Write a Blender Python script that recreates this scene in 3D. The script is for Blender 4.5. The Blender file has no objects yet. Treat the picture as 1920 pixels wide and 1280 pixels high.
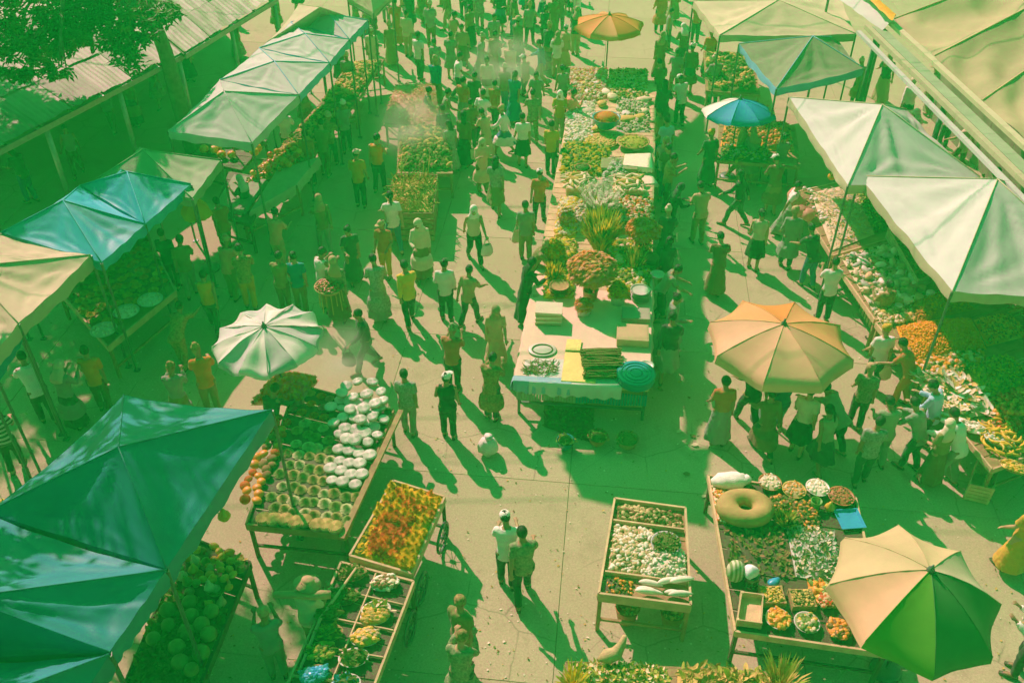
import bpy, bmesh, math, random
import numpy as np
from mathutils import Vector, Matrix, noise

random.seed(7)
RNG = np.random.default_rng(7)
C = bpy.context.scene.collection
scene = bpy.context.scene
R = math.radians

# ------------------------------------------------------------------ camera
F_PX, TILT, CAM_H = 1733.0, R(38.7), 13.0        # focal length in pixels of a 1920 wide picture
cam_d = bpy.data.cameras.new('camera'); cam = bpy.data.objects.new('camera', cam_d); C.objects.link(cam)
cam.location = (0, 0, CAM_H); cam.rotation_euler = (math.pi/2 - TILT, 0, 0)
cam_d.sensor_width = 36.0; cam_d.lens = F_PX/1920*36.0; cam_d.clip_end = 600; cam_d.clip_start = 0.1
scene.camera = cam

# ------------------------------------------------------------------ light
SUN_AZ, SUN_EL = R(328), R(41)                   # sun stands behind the market, to the left
to_sun = Vector((math.sin(SUN_AZ)*math.cos(SUN_EL), math.cos(SUN_AZ)*math.cos(SUN_EL), math.sin(SUN_EL)))
sl = bpy.data.lights.new('sun', 'SUN'); sl.energy = 5.0; sl.angle = R(0.6); sl.color = (1.0, 0.63, 0.58)
sun = bpy.data.objects.new('sun', sl); C.objects.link(sun)
sun.rotation_euler = to_sun.to_track_quat('Z', 'Y').to_euler(); sun.location = to_sun*60
w = bpy.data.worlds.new('World'); scene.world = w; w.use_nodes = True
nt = w.node_tree; nt.nodes.clear()
sky = nt.nodes.new('ShaderNodeTexSky'); sky.sky_type = 'NISHITA'; sky.sun_disc = False
sky.sun_elevation = SUN_EL; sky.sun_rotation = SUN_AZ; sky.air_density = 1.5; sky.dust_density = 4.0
mul = nt.nodes.new('ShaderNodeMix'); mul.data_type = 'RGBA'; mul.blend_type = 'MULTIPLY'; mul.inputs[0].default_value = 1.0
mul.inputs[7].default_value = (0.08, 1.0, 0.26, 1)
bg = nt.nodes.new('ShaderNodeBackground'); bg.inputs['Strength'].default_value = 0.108
ow = nt.nodes.new('ShaderNodeOutputWorld')
nt.links.new(sky.outputs[0], mul.inputs[6]); nt.links.new(mul.outputs[2], bg.inputs['Color']); nt.links.new(bg.outputs[0], ow.inputs['Surface'])
scene.view_settings.view_transform = 'Standard'; scene.view_settings.look = 'None'
scene.view_settings.exposure = 0.36; scene.view_settings.gamma = 1.0; scene.view_settings.use_curve_mapping = False
scene.cycles.max_bounces = 5; scene.cycles.diffuse_bounces = 3; scene.cycles.glossy_bounces = 2
scene.cycles.transmission_bounces = 3; scene.cycles.volume_bounces = 1; scene.cycles.transparent_max_bounces = 6
scene.cycles.use_denoising = True

def P(px, py, z=0.0):
    """point of the place at height z that the photograph shows at pixel (px, py) of 1920 x 1280"""
    u = (px-960)/F_PX; v = (py-640)/F_PX
    dx = u; dy = math.cos(TILT)-v*math.sin(TILT); dz = -math.sin(TILT)-v*math.cos(TILT)
    t = (z-CAM_H)/dz
    return Vector((dx*t, dy*t, z))

# ------------------------------------------------------------------ materials
_M = {}
def mat(name, col, rough=0.8, var=0.18, scale=6.0, bump=0.15, bscale=None, col2=None, spec=0.3, metal=0.0, sheen=0.0, trans=0.0, stripes=None, wear=0.0):
    """procedural material: base colour broken by two noises, a bump, optional second colour and stripes"""
    if name in _M: return _M[name]
    m = bpy.data.materials.new(name); m.use_nodes = True; _M[name] = m
    t = m.node_tree; N = t.nodes; L = t.links
    b = N['Principled BSDF']; b.inputs['Roughness'].default_value = rough
    b.inputs['Specular IOR Level'].default_value = spec; b.inputs['Metallic'].default_value = metal
    if sheen: b.inputs['Sheen Weight'].default_value = sheen
    tc = N.new('ShaderNodeTexCoord')
    no = N.new('ShaderNodeTexNoise'); no.inputs['Scale'].default_value = scale; no.inputs['Detail'].default_value = 6; no.inputs['Roughness'].default_value = 0.65
    L.new(tc.outputs['Object'], no.inputs['Vector'])
    cr = N.new('ShaderNodeValToRGB'); cr.color_ramp.elements[0].position = 0.3; cr.color_ramp.elements[1].position = 0.7
    c = np.array(col[:3]); d = np.array(col2[:3]) if col2 is not None else np.clip(c*(1+var), 0, 1)
    lo = c*(1-var) if col2 is None else c
    cr.color_ramp.elements[0].color = (*lo, 1); cr.color_ramp.elements[1].color = (*d, 1)
    L.new(no.outputs['Fac'], cr.inputs['Fac']); out = cr.outputs['Color']
    if stripes:
        wv = N.new('ShaderNodeTexWave'); wv.inputs['Scale'].default_value = stripes[1]; wv.inputs['Distortion'].default_value = 0.6
        wv.bands_direction = stripes[2] if len(stripes) > 2 else 'Z'
        L.new(tc.outputs['Object'], wv.inputs['Vector'])
        r2 = N.new('ShaderNodeValToRGB'); r2.color_ramp.elements[0].position = 0.45; r2.color_ramp.elements[1].position = 0.55
        L.new(wv.outputs['Fac'], r2.inputs['Fac'])
        mx = N.new('ShaderNodeMix'); mx.data_type = 'RGBA'; L.new(r2.outputs['Color'], mx.inputs[0])
        L.new(out, mx.inputs[6]); mx.inputs[7].default_value = (*stripes[0], 1); out = mx.outputs[2]
    if wear:
        n3 = N.new('ShaderNodeTexNoise'); n3.inputs['Scale'].default_value = scale*0.35; n3.inputs['Detail'].default_value = 9; n3.inputs['Roughness'].default_value = 0.75
        L.new(tc.outputs['Object'], n3.inputs['Vector'])
        r3 = N.new('ShaderNodeValToRGB'); r3.color_ramp.elements[0].position = 0.52; r3.color_ramp.elements[1].position = 0.68
        r3.color_ramp.elements[0].color = (0, 0, 0, 1); r3.color_ramp.elements[1].color = (wear, wear, wear, 1)
        L.new(n3.outputs['Fac'], r3.inputs['Fac'])
        m3 = N.new('ShaderNodeMix'); m3.data_type = 'RGBA'; L.new(r3.outputs['Color'], m3.inputs[0]); L.new(out, m3.inputs[6])
        m3.inputs[7].default_value = (*(c*0.45), 1); out = m3.outputs[2]
    oi = N.new('ShaderNodeObjectInfo'); hs = N.new('ShaderNodeHueSaturation')
    mr = N.new('ShaderNodeMapRange'); mr.inputs[3].default_value = 0.85; mr.inputs[4].default_value = 1.12
    L.new(oi.outputs['Random'], mr.inputs[0]); L.new(mr.outputs[0], hs.inputs['Value']); L.new(out, hs.inputs['Color']); out = hs.outputs['Color']
    L.new(out, b.inputs['Base Color'])
    if bump:
        n2 = N.new('ShaderNodeTexNoise'); n2.inputs['Scale'].default_value = bscale or scale*4; n2.inputs['Detail'].default_value = 5
        L.new(tc.outputs['Object'], n2.inputs['Vector'])
        bu = N.new('ShaderNodeBump'); bu.inputs['Strength'].default_value = bump; bu.inputs['Distance'].default_value = 0.03
        L.new(n2.outputs['Fac'], bu.inputs['Height']); L.new(bu.outputs[0], b.inputs['Normal'])
    if trans:
        tr = N.new('ShaderNodeBsdfTranslucent'); L.new(out, tr.inputs['Color'])
        ms = N.new('ShaderNodeMixShader'); ms.inputs[0].default_value = trans
        L.new(b.outputs[0], ms.inputs[1]); L.new(tr.outputs[0], ms.inputs[2]); L.new(ms.outputs[0], N['Material Output'].inputs['Surface'])
    return m

# ------------------------------------------------------------------ mesh building
class MB:
    def __init__(s): s.v = []; s.f = []; s.m = []
    def add(s, vs, fs, mi=0):
        o = len(s.v); s.v.extend([tuple(x) for x in vs]); s.f.extend([tuple(i+o for i in f) for f in fs]); s.m.extend([mi]*len(fs)); return s
    def box(s, c, size, rz=0.0, mi=0, M=None):
        x, y, z = size[0]/2, size[1]/2, size[2]/2
        vs = [Vector((a*x, b*y, d*z)) for a in (-1, 1) for b in (-1, 1) for d in (-1, 1)]
        M_ = (Matrix.Rotation(rz, 3, 'Z') if M is None else M)
        vs = [M_ @ q + Vector(c) for q in vs]
        return s.add(vs, [(0, 1, 3, 2), (4, 6, 7, 5), (0, 4, 5, 1), (2, 3, 7, 6), (0, 2, 6, 4), (1, 5, 7, 3)], mi)
    def beam(s, a, b, w, h, mi=0):
        a = Vector(a); b = Vector(b); d = b-a; L = d.length; d.normalize()
        up = Vector((0, 0, 1)) if abs(d.z) < 0.95 else Vector((1, 0, 0))
        x = d.cross(up).normalized(); y = x.cross(d)
        M = Matrix((d, x, y)).transposed()
        return s.box((a+b)/2, (L, w, h), mi=mi, M=M)
    def tube(s, pts, r, n=8, mi=0, ell=None, ref=None):
        pts = [Vector(p) for p in pts]; k = len(pts)
        rs = r if isinstance(r, (list, tuple)) else [r]*k
        o = len(s.v); vs = []; ref0 = Vector(ref) if ref is not None else None
        prev = None
        for i, p in enumerate(pts):
            d = (pts[min(i+1, k-1)]-pts[max(i-1, 0)]).normalized()
            if ref0 is not None: x = ref0 - d*ref0.dot(d)
            elif prev is None:
                a = Vector((1, 0, 0)) if abs(d.x) < 0.9 else Vector((0, 1, 0)); x = a - d*a.dot(d)
            else: x = prev - d*prev.dot(d)
            x.normalize(); prev = x; y = d.cross(x)
            rr = rs[i]; ra, rb = (rr if isinstance(rr, (tuple, list)) else (rr, rr))
            for j in range(n):
                t = 2*math.pi*j/n; vs.append(p + x*math.cos(t)*ra + y*math.sin(t)*rb)
        fs = []
        for i in range(k-1):
            for j in range(n):
                a = i*n+j; b = i*n+(j+1) % n; fs.append((a, b, b+n, a+n))
        fs.append(tuple(reversed(range(n)))); fs.append(tuple((k-1)*n+j for j in range(n)))
        return s.add(vs, fs, mi)
    def lathe(s, prof, c=(0, 0, 0), n=16, mi=0, cap=True, wob=0.0):
        c = Vector(c); vs = []; k = len(prof)
        for r_, z in prof:
            for j in range(n):
                t = 2*math.pi*j/n; q = 1+wob*math.sin(3*t+z*5); vs.append(c+Vector((r_*q*math.cos(t), r_*q*math.sin(t), z)))
        fs = []
        for i in range(k-1):
            for j in range(n):
                a = i*n+j; b = i*n+(j+1) % n; fs.append((a, b, b+n, a+n))
        if cap: fs.append(tuple(reversed(range(n)))); fs.append(tuple((k-1)*n+j for j in range(n)))
        return s.add(vs, fs, mi)
    def ell(s, c, r, nu=14, nv=9, mi=0, M=None, nz=0.0, ns=3.0):
        c = Vector(c); vs = []
        M = M or Matrix.Identity(3)
        def pt(th, ph):
            q = Vector((math.sin(ph)*math.cos(th), math.sin(ph)*math.sin(th), math.cos(ph)))
            k = 1+nz*noise.noise(q*ns+c) if nz else 1
            return c+M @ Vector((q.x*r[0]*k, q.y*r[1]*k, q.z*r[2]*k))
        vs.append(pt(0, 0))
        for i in range(1, nv):
            for j in range(nu): vs.append(pt(2*math.pi*j/nu, math.pi*i/nv))
        vs.append(pt(0, math.pi)); fs = []
        for j in range(nu): fs.append((0, 1+j, 1+(j+1) % nu))
        for i in range(nv-2):
            for j in range(nu):
                a = 1+i*nu+j; b = 1+i*nu+(j+1) % nu; fs.append((a, a+nu, b+nu, b))
        e = len(vs)-1
        for j in range(nu): fs.append((e, e-nu+(j+1) % nu, e-nu+j))
        return s.add(vs, fs, mi)
    def mesh(s, name, mats=(), smooth=False):
        me = bpy.data.meshes.new(name); me.from_pydata(s.v, [], s.f)
        for m in (mats if isinstance(mats, (list, tuple)) else [mats]): me.materials.append(m)
        if any(s.m): me.polygons.foreach_set('material_index', s.m)
        if smooth: me.polygons.foreach_set('use_smooth', [True]*len(me.polygons))
        me.update(); return me
    def build(s, name, mats, parent=None, smooth=False, loc=None, rz=0.0):
        return obj(name, s.mesh(name, mats, smooth), parent, loc, rz)
    def arr(s):
        return np.array(s.v, float), s.f, s.m

def obj(name, me, parent=None, loc=None, rz=0.0, sc=None):
    o = bpy.data.objects.new(name, me); C.objects.link(o)
    if parent is not None: o.parent = parent
    if loc is not None: o.location = loc
    if rz: o.rotation_euler = (0, 0, rz)
    if sc is not None: o.scale = sc if isinstance(sc, (tuple, list)) else (sc, sc, sc)
    return o
_LABELS = {}
def tag(o, label, cat=None, group=None, kind=None):
    if label: o['label'] = label
    if cat: o['category'] = cat
    if group: o['group'] = group
    if kind: o['kind'] = kind
    if label: _LABELS.setdefault(label, []).append((o.name, group))
    return o
def thing(name, label, cat, loc=(0, 0, 0), rz=0.0, group=None):
    o = bpy.data.objects.new(name, None); C.objects.link(o); o.empty_display_size = 0.1
    o.location = loc; o.rotation_euler = (0, 0, rz)
    return tag(o, label, cat, group)
def local(parent, p):
    return Matrix.Rotation(-parent.rotation_euler.z, 3, 'Z') @ (Vector(p)-parent.location)

def stamp(name, temps, N, posf, mats, parent=None, smooth=False, seed=1):
    """N copies of small templates joined in ONE mesh; posf(i, rng) -> (pos, euler, scale, template index, material shift)"""
    rng = random.Random(seed); V = []; Fc = []; Mi = []; off = 0
    T = [t.arr() for t in temps]
    for i in range(N):
        r_ = posf(i, rng)
        if r_ is None: continue
        pos, eu, sc, ti, ms = r_
        tv, tf, tm = T[ti]
        M = np.array(Matrix.Rotation(eu[2], 3, 'Z') @ Matrix.Rotation(eu[1], 3, 'Y') @ Matrix.Rotation(eu[0], 3, 'X'))
        s_ = np.array(sc if isinstance(sc, (tuple, list)) else (sc, sc, sc))
        V.append((tv*s_) @ M.T + np.array(pos)); Fc.extend([tuple(a+off for a in f) for f in tf]); Mi.extend([m+ms for m in tm]); off += len(tv)
    me = bpy.data.meshes.new(name); me.from_pydata(np.vstack(V).tolist(), [], Fc)
    for m in mats: me.materials.append(m)
    me.polygons.foreach_set('material_index', Mi)
    if smooth: me.polygons.foreach_set('use_smooth', [True]*len(me.polygons))
    me.update(); return obj(name, me, parent)

# ------------------------------------------------------------------ palette
white_cloth = mat('white_canvas', (0.50, 0.50, 0.48), 0.75, 0.06, 2.0, 0.10, 9, wear=0.25)
cream_cloth = mat('cream_canvas', (0.52, 0.45, 0.31), 0.8, 0.10, 2.0, 0.12, 9, wear=0.35)
sand_cloth = mat('sand_tarpaulin', (0.38, 0.30, 0.19), 0.8, 0.12, 1.4, 0.15, 7, wear=0.3)
grey_cloth = mat('grey_green_canvas', (0.20, 0.20, 0.14), 0.8, 0.14, 2.0, 0.12, 9, wear=0.3)
teal_cloth = mat('teal_canvas', (0.02, 0.20, 0.24), 0.5, 0.16, 1.6, 0.08, 8, spec=0.5)
blue_cloth = mat('turquoise_canvas', (0.03, 0.36, 0.46), 0.55, 0.14, 1.6, 0.08, 8, spec=0.5)
green_cloth = mat('sage_green_canvas', (0.30, 0.36, 0.24), 0.7, 0.16, 1.6, 0.1, 8)
sky_trim = mat('pale_blue_trim', (0.20, 0.42, 0.60), 0.7, 0.1, 3)
steel = mat('painted_steel', (0.10, 0.12, 0.11), 0.45, 0.2, 9, 0.05, spec=0.5, metal=0.3)
pale_steel = mat('galvanised_steel', (0.42, 0.42, 0.40), 0.4, 0.2, 9, 0.05, metal=0.6)
wood = mat('weathered_wood', (0.30, 0.19, 0.10), 0.75, 0.3, 5, 0.3, 40, wear=0.5)
pale_wood = mat('pale_wood', (0.58, 0.42, 0.25), 0.75, 0.22, 5, 0.25, 40, wear=0.4)
dark_wood = mat('dark_stained_wood', (0.09, 0.06, 0.04), 0.7, 0.3, 5, 0.3, 40)
bark = mat('tree_bark', (0.17, 0.14, 0.10), 0.95, 0.35, 7, 0.8, 30)
straw = mat('straw', (0.55, 0.38, 0.12), 0.85, 0.3, 8, 0.3, 60)
# ================================================================== THE SETTING
# ground: one sheet, finely divided near the market so it undulates a little
def make_ground():
    m = bpy.data.materials.new('worn_concrete'); m.use_nodes = True
    t = m.node_tree; N = t.nodes; L = t.links; b = N['Principled BSDF']; b.inputs['Roughness'].default_value = 0.85
    b.inputs['Specular IOR Level'].default_value = 0.25
    tc = N.new('ShaderNodeTexCoord')
    def nz(scale, det, rough=0.6):
        n = N.new('ShaderNodeTexNoise'); n.inputs['Scale'].default_value = scale; n.inputs['Detail'].default_value = det; n.inputs['Roughness'].default_value = rough
        L.new(tc.outputs['Object'], n.inputs['Vector']); return n
    def ramp(src, p0, c0, p1, c1):
        r = N.new('ShaderNodeValToRGB'); r.color_ramp.elements[0].position = p0; r.color_ramp.elements[0].color = (*c0, 1)
        r.color_ramp.elements[1].position = p1; r.color_ramp.elements[1].color = (*c1, 1); L.new(src, r.inputs[0]); return r
    def mix(fac, a, bb, mode='MIX'):
        x = N.new('ShaderNodeMix'); x.data_type = 'RGBA'; x.blend_type = mode
        if isinstance(fac, float): x.inputs[0].default_value = fac
        else: L.new(fac, x.inputs[0])
        L.new(a, x.inputs[6]); L.new(bb, x.inputs[7]) if not isinstance(bb, tuple) else setattr(x.inputs[7], 'default_value', (*bb, 1)); return x.outputs[2]
    base = ramp(nz(0.22, 8, 0.62).outputs['Fac'], 0.32, (0.36, 0.325, 0.20), 0.68, (0.46, 0.415, 0.265)).outputs[0]
    grain = ramp(nz(28, 6, 0.7).outputs['Fac'], 0.35, (0.80, 0.80, 0.80), 0.65, (1.12, 1.12, 1.12)).outputs[0]
    c = mix(1.0, base, grain, 'MULTIPLY')
    spots = ramp(nz(2.6, 9, 0.72).outputs['Fac'], 0.60, (0, 0, 0), 0.74, (0.55, 0.55, 0.55)).outputs[0]
    c = mix(spots, c, (0.15, 0.12, 0.075))
    v = N.new('ShaderNodeTexVoronoi'); v.inputs['Scale'].default_value = 9.0; v.inputs['Randomness'].default_value = 1; L.new(tc.outputs['Object'], v.inputs['Vector'])
    sp = ramp(v.outputs['Distance'], 0.05, (0.5, 0.5, 0.5), 0.085, (0, 0, 0)).outputs[0]
    c = mix(sp, c, (0.10, 0.09, 0.06))
    st = ramp(nz(0.55, 7, 0.7).outputs['Fac'], 0.55, (0, 0, 0), 0.66, (0.42, 0.42, 0.42)).outputs[0]; c = mix(st, c, (0.20, 0.17, 0.11))
    dn = nz(1.5, 4); ad = N.new('ShaderNodeMixRGB'); ad.inputs[0].default_value = 0.12; L.new(tc.outputs['Object'], ad.inputs[1]); L.new(dn.outputs['Color'], ad.inputs[2])
    vc = N.new('ShaderNodeTexVoronoi'); vc.feature = 'DISTANCE_TO_EDGE'; vc.inputs['Scale'].default_value = 0.5; L.new(ad.outputs[0], vc.inputs['Vector'])
    ck = ramp(vc.outputs['Distance'], 0.0, (0.55, 0.55, 0.55), 0.006, (0, 0, 0)).outputs[0]; gate = ramp(nz(0.3, 3).outputs['Fac'], 0.5, (0, 0, 0), 0.56, (1, 1, 1)).outputs[0]
    c = mix(mix(1.0, ck, gate, 'MULTIPLY'), c, (0.10, 0.09, 0.06))
    L.new(c, b.inputs['Base Color'])
    bu = N.new('ShaderNodeBump'); bu.inputs['Strength'].default_value = 0.35; bu.inputs['Distance'].default_value = 0.02
    L.new(nz(14, 9, 0.7).outputs['Fac'], bu.inputs['Height']); L.new(bu.outputs[0], b.inputs['Normal'])
    # the pavement is poured in slabs with open joints; the slabs lie on a base sheet
    n = 2; mb = MB(); mb.add([(-150, -60, -0.03), (150, -60, -0.03), (150, 220, -0.03), (-150, 220, -0.03)], [(0, 1, 2, 3)])
    g = mb.build('ground', mat('joint_dirt', (0.10, 0.08, 0.05), 0.95, 0.3, 9)); tag(g, None, None, None, 'structure')
    pv = bpy.data.objects.new('pavement', None); C.objects.link(pv); pv['kind'] = 'structure'; pv.rotation_euler = (0, 0, R(-6.3))
    big = MB(); sx, sy = 3.9, 4.2
    def slab_mesh(w, d):
        q = MB(); bv = 0.005
        q.add([(-w/2, -d/2, -0.06), (w/2, -d/2, -0.06), (w/2, d/2, -0.06), (-w/2, d/2, -0.06), (-w/2, -d/2, -bv), (w/2, -d/2, -bv), (w/2, d/2, -bv), (-w/2, d/2, -bv),
               (-w/2+bv, -d/2+bv, 0), (w/2-bv, -d/2+bv, 0), (w/2-bv, d/2-bv, 0), (-w/2+bv, d/2-bv, 0)],
              [(0, 1, 5, 4), (1, 2, 6, 5), (2, 3, 7, 6), (3, 0, 4, 7), (4, 5, 9, 8), (5, 6, 10, 9), (6, 7, 11, 10), (7, 4, 8, 11), (8, 9, 10, 11)])
        return q.mesh('slab', m)
    me = slab_mesh(sx-0.008, sy-0.008)
    for i in range(-8, 9):
        for j in range(0, 13):
            o = obj('slab', me, pv, ((i+0.44)*sx, j*sy+1.5, random.uniform(-0.002, 0.002)))
    return m
ground_m = make_ground()

haze_m = bpy.data.materials.new('haze_air'); haze_m.use_nodes = True
t_ = haze_m.node_tree; t_.nodes.clear(); pvn = t_.nodes.new('ShaderNodeVolumePrincipled'); o_ = t_.nodes.new('ShaderNodeOutputMaterial')
pvn.inputs['Color'].default_value = (0.02, 1.0, 0.17, 1); pvn.inputs['Density'].default_value = 0.0105
pvn.inputs['Absorption Color'].default_value = (1, 1, 1, 1); pvn.inputs['Anisotropy'].default_value = 0.0
t_.links.new(pvn.outputs[0], o_.inputs['Volume'])
hz = MB().box((0, 22, 6.6), (120, 90, 16)).build('haze', haze_m); tag(hz, None, None, None, 'stuff')

# ---------------------------------------------------------------- canopies
def cloth_tri(mb, a, b, c, n, sag, wr, seed, edge_in=0.0):
    """triangle a-b-apex c as a sagging, wrinkled sheet; the a-b edge bows inwards"""
    a, b, c = Vector(a), Vector(b), Vector(c); idx = {}; vs = []
    mid = (a+b)/2; inward = (c-mid); inward.z = 0; inward.normalize()
    for i in range(n+1):
        for j in range(n+1-i):
            k = n-i-j; u, v, w_ = i/n, j/n, k/n           # a, b, c weights
            p = a*u+b*v+c*w_
            p.z -= sag*(27*u*v*w_*0.55 + 4*u*v*(1-w_)*0.35)
            p += inward*edge_in*4*u*v*(1-w_)
            # folds radiate from the apex and from the two corners
            ang = (u-v)/(u+v+1e-3)
            fold = 0.5*math.sin(ang*9+seed*1.7)+0.5*noise.noise(Vector((ang*4.5, w_*1.3, seed)))*1.6
            amp = wr*min(1, 6*(u+v))*min(1, 8*min(u, v)+0.0)*(1 if min(u, v) > 0 else 0)
            p.z += fold*amp*(0.4+0.9*w_)
            ca = math.atan2(v, w_+1e-4)
            p.z += wr*0.8*math.sin(ca*11+seed)*max(0, u-0.2)*min(1, 5*v)*min(1, 5*w_)
            cb = math.atan2(u, w_+1e-4)
            p.z += wr*0.8*math.sin(cb*11+seed*2)*max(0, v-0.2)*min(1, 5*u)*min(1, 5*w_)
            idx[i, j] = len(vs); vs.append(p)
    fs = []
    for i in range(n):
        for j in range(n-i):
            fs.append((idx[i, j], idx[i+1, j], idx[i, j+1]))
            if j < n-i-1: fs.append((idx[i+1, j], idx[i+1, j+1], idx[i, j+1]))
    mb.add(vs, fs)
    return [vs[idx[i, n-i]] for i in range(n+1)]      # edge from b (i=0) to a

def tent(label, corners, apex, m, poles=(0, 1, 2, 3), drop=0.22, wr=0.03, sag=0.12, trim=None, group=None, n=22, panel_mats=None, seed=1, base=0.0, name='canopy_tent'):
    cs = [Vector(c) for c in corners]; ap = Vector(apex)
    cen = sum(cs, Vector())/len(cs); root = thing(name, label, 'canopy', (cen.x, cen.y, base), 0, group)
    L = root.location
    k = len(cs)
    for i in range(k):
        a, b = cs[i], cs[(i+1) % k]
        pm = panel_mats[i] if panel_mats else m
        mb = MB(); edge = cloth_tri(mb, a-L, b-L, ap-L, n, sag, wr, seed*3+i, 0.035)
        rp = mb.build('roof_panel', pm, root, True)
        if drop:
            v = MB(); E_ = len(edge); out = ((a+b)/2-cen); out.z = 0; out.normalize()
            rows = []
            for q, e in enumerate(edge):
                wob = 0.03*noise.noise(Vector((q*0.35, seed, i)))
                rows.append([e+Vector((0, 0, 0.004)), e+out*(0.02+wob)-Vector((0, 0, drop*0.5)), e+out*(0.015-wob*1.5)-Vector((0, 0, drop*(0.92+0.1*math.sin(q*0.9))))])
            vs = [p for r_ in rows for p in r_]
            v.add(vs, [(3*q+d, 3*q+d+1, 3*q+d+4, 3*q+d+3) for q in range(E_-1) for d in (0, 1)])
            v.build('valance', trim or pm, rp, True)
        # ridge seam from corner to apex
        s_ = MB(); pts = [(a+(ap-a)*t+Vector((0, 0, 0.008)))-L for t in [x/6 for x in range(7)]]
        s_.tube(pts, 0.012, 5); s_.build('ridge_seam', trim or pm, rp, True)
    for i in poles:
        p = cs[i]; pb = MB(); pb.tube([(p.x-L.x, p.y-L.y, 0-base), (p.x-L.x, p.y-L.y, p.z-0.02-base)], 0.028, 8)
        pb.box((p.x-L.x, p.y-L.y, 0.012), (0.12, 0.12, 0.02)); pb.build('pole', steel, root)
    for i in range(k):
        a, b = cs[i]-L, cs[(i+1) % k]-L; fb = MB(); ctr = (ap-L)*1.0; a_, b_ = a.lerp(Vector((ctr.x, ctr.y, a.z)), .05), b.lerp(Vector((ctr.x, ctr.y, b.z)), .05); fb.beam(a_-Vector((0, 0, 0.17)), b_-Vector((0, 0, 0.17)), 0.03, 0.03); fb.build('frame_bar', steel, root)
    return root

# white awning row at the upper left (five joined pop-up tents)
Lz = 3.0
WL = [(315, 246), (412, 150), (486, 90), (545, 42), (590, 18)]     # aisle-far edge, from near to far
WR = [(472, 268), (560, 178), (618, 118), (655, 74), (690, 38)]
AP = [(402, 186), (478, 130), (535, 84), (573, 55)]
names = ['nearest white tent of the joined row with its end face hanging in shade', 'white tent with a twisted dark fold, second in the joined row',
         'smooth white tent with a blue side flap, third in the joined row', 'white tent with pale blue peak, fourth in the joined row']
for i in range(4):
    tent(names[i], [P(*WL[i], 3.1), P(*WR[i], 3.1), P(*WR[i+1], 3.1), P(*WL[i+1], 3.1)], (P(*WL[0], 3.1)+P(*WR[0], 3.1)+P(*WR[1], 3.1)+P(*WL[1], 3.1))/4+Vector((-.1, -.25, .62)) if i == 0 else (P(*WL[i], 3.1)+P(*WR[i], 3.1)+P(*WR[i+1], 3.1)+P(*WL[i+1], 3.1))/4+Vector((0, -.1, .30)), white_cloth, poles=(0, 1) if i < 3 else (0, 1, 2, 3),
         trim=sky_trim if i else None, seed=i+2, wr=0.04, sag=0.06, group='white tents joined in a row', panel_mats=[white_cloth]*4)
tent('peach cream pointed tent behind the joined row of white tents', [P(500, 80, 3), P(596, 46, 3), P(676, 40, 3), P(560, 8, 3)], P(600, 14, 3.7), cream_cloth, seed=8)
tent('cream tent cut by the top edge of the photo left of the crowd', [P(652, -4, 3), P(700, 24, 3), P(735, -12, 3), P(690, -40, 3)], P(690, -30, 3.6), cream_cloth, seed=9)
# middle left
tent('sage green tent with a sunlit patch behind the turquoise tent', [P(180, 336, 2.7), P(360, 372, 2.7), P(414, 300, 2.7), P(262, 276, 2.7)], P(268, 281, 3.1), green_cloth, seed=10, wr=0.04)
tent('turquoise tent with silvery sunlit corner beside the sage green tent', [P(150, 348, 2.8), P(272, 420, 2.8), P(358, 345, 2.8), P(225, 318, 2.8)], P(238, 322, 3.25), blue_cloth, seed=11, wr=0.035, group='turquoise tents at the left')
tent('turquoise tent with long drooping front partly over the cream tent', [P(2, 436, 2.8), P(190, 492, 2.8), P(272, 420, 2.8), P(150, 348, 2.8)], P(118, 376, 3.3), blue_cloth, seed=12, wr=0.04, group='turquoise tents at the left')
tent('crumpled cream tent at the left edge below the turquoise tents', [P(-40, 690, 2.9), P(34, 606, 2.9), P(170, 478, 2.9), P(-30, 430, 2.9)], P(-60, 500, 3.2), cream_cloth, seed=13, wr=0.07, sag=0.2, drop=0.3)
tent('dark teal tent corner at the left edge under the cream tent', [P(-120, 760, 2.6), P(-10, 700, 2.6), P(36, 622, 2.6), P(-110, 590, 2.6)], P(-80, 640, 3.0), teal_cloth, seed=14)
# foreground teal tents
z1 = 3.1
tent('large teal tent in the foreground dappled with pale sunlight', [P(-25, 960, z1), P(312, 1066, z1), P(510, 768, z1), P(232, 740, z1)], P(222, 838, 3.95), teal_cloth, seed=15, wr=0.045, sag=0.16, drop=0.32, n=30, group='teal tents in the left foreground')
tent('teal tent in the foreground reaching the left frame edge, second from the bottom', [P(-260, 1240, z1), P(205, 1222, z1), P(312, 1068, z1), P(-25, 962, z1)], P(-70, 1120, 3.9), teal_cloth, seed=16, wr=0.045, sag=0.16, drop=0.3, n=30, group='teal tents in the left foreground')
tent('teal tent cut by the bottom left corner of the photo', [P(-300, 1600, z1), P(40, 1500, z1), P(205, 1226, z1), P(-262, 1244, z1)], P(-100, 1340, 3.9), teal_cloth, seed=17, wr=0.05, drop=0.3, n=24, group='teal tents in the left foreground')
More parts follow.
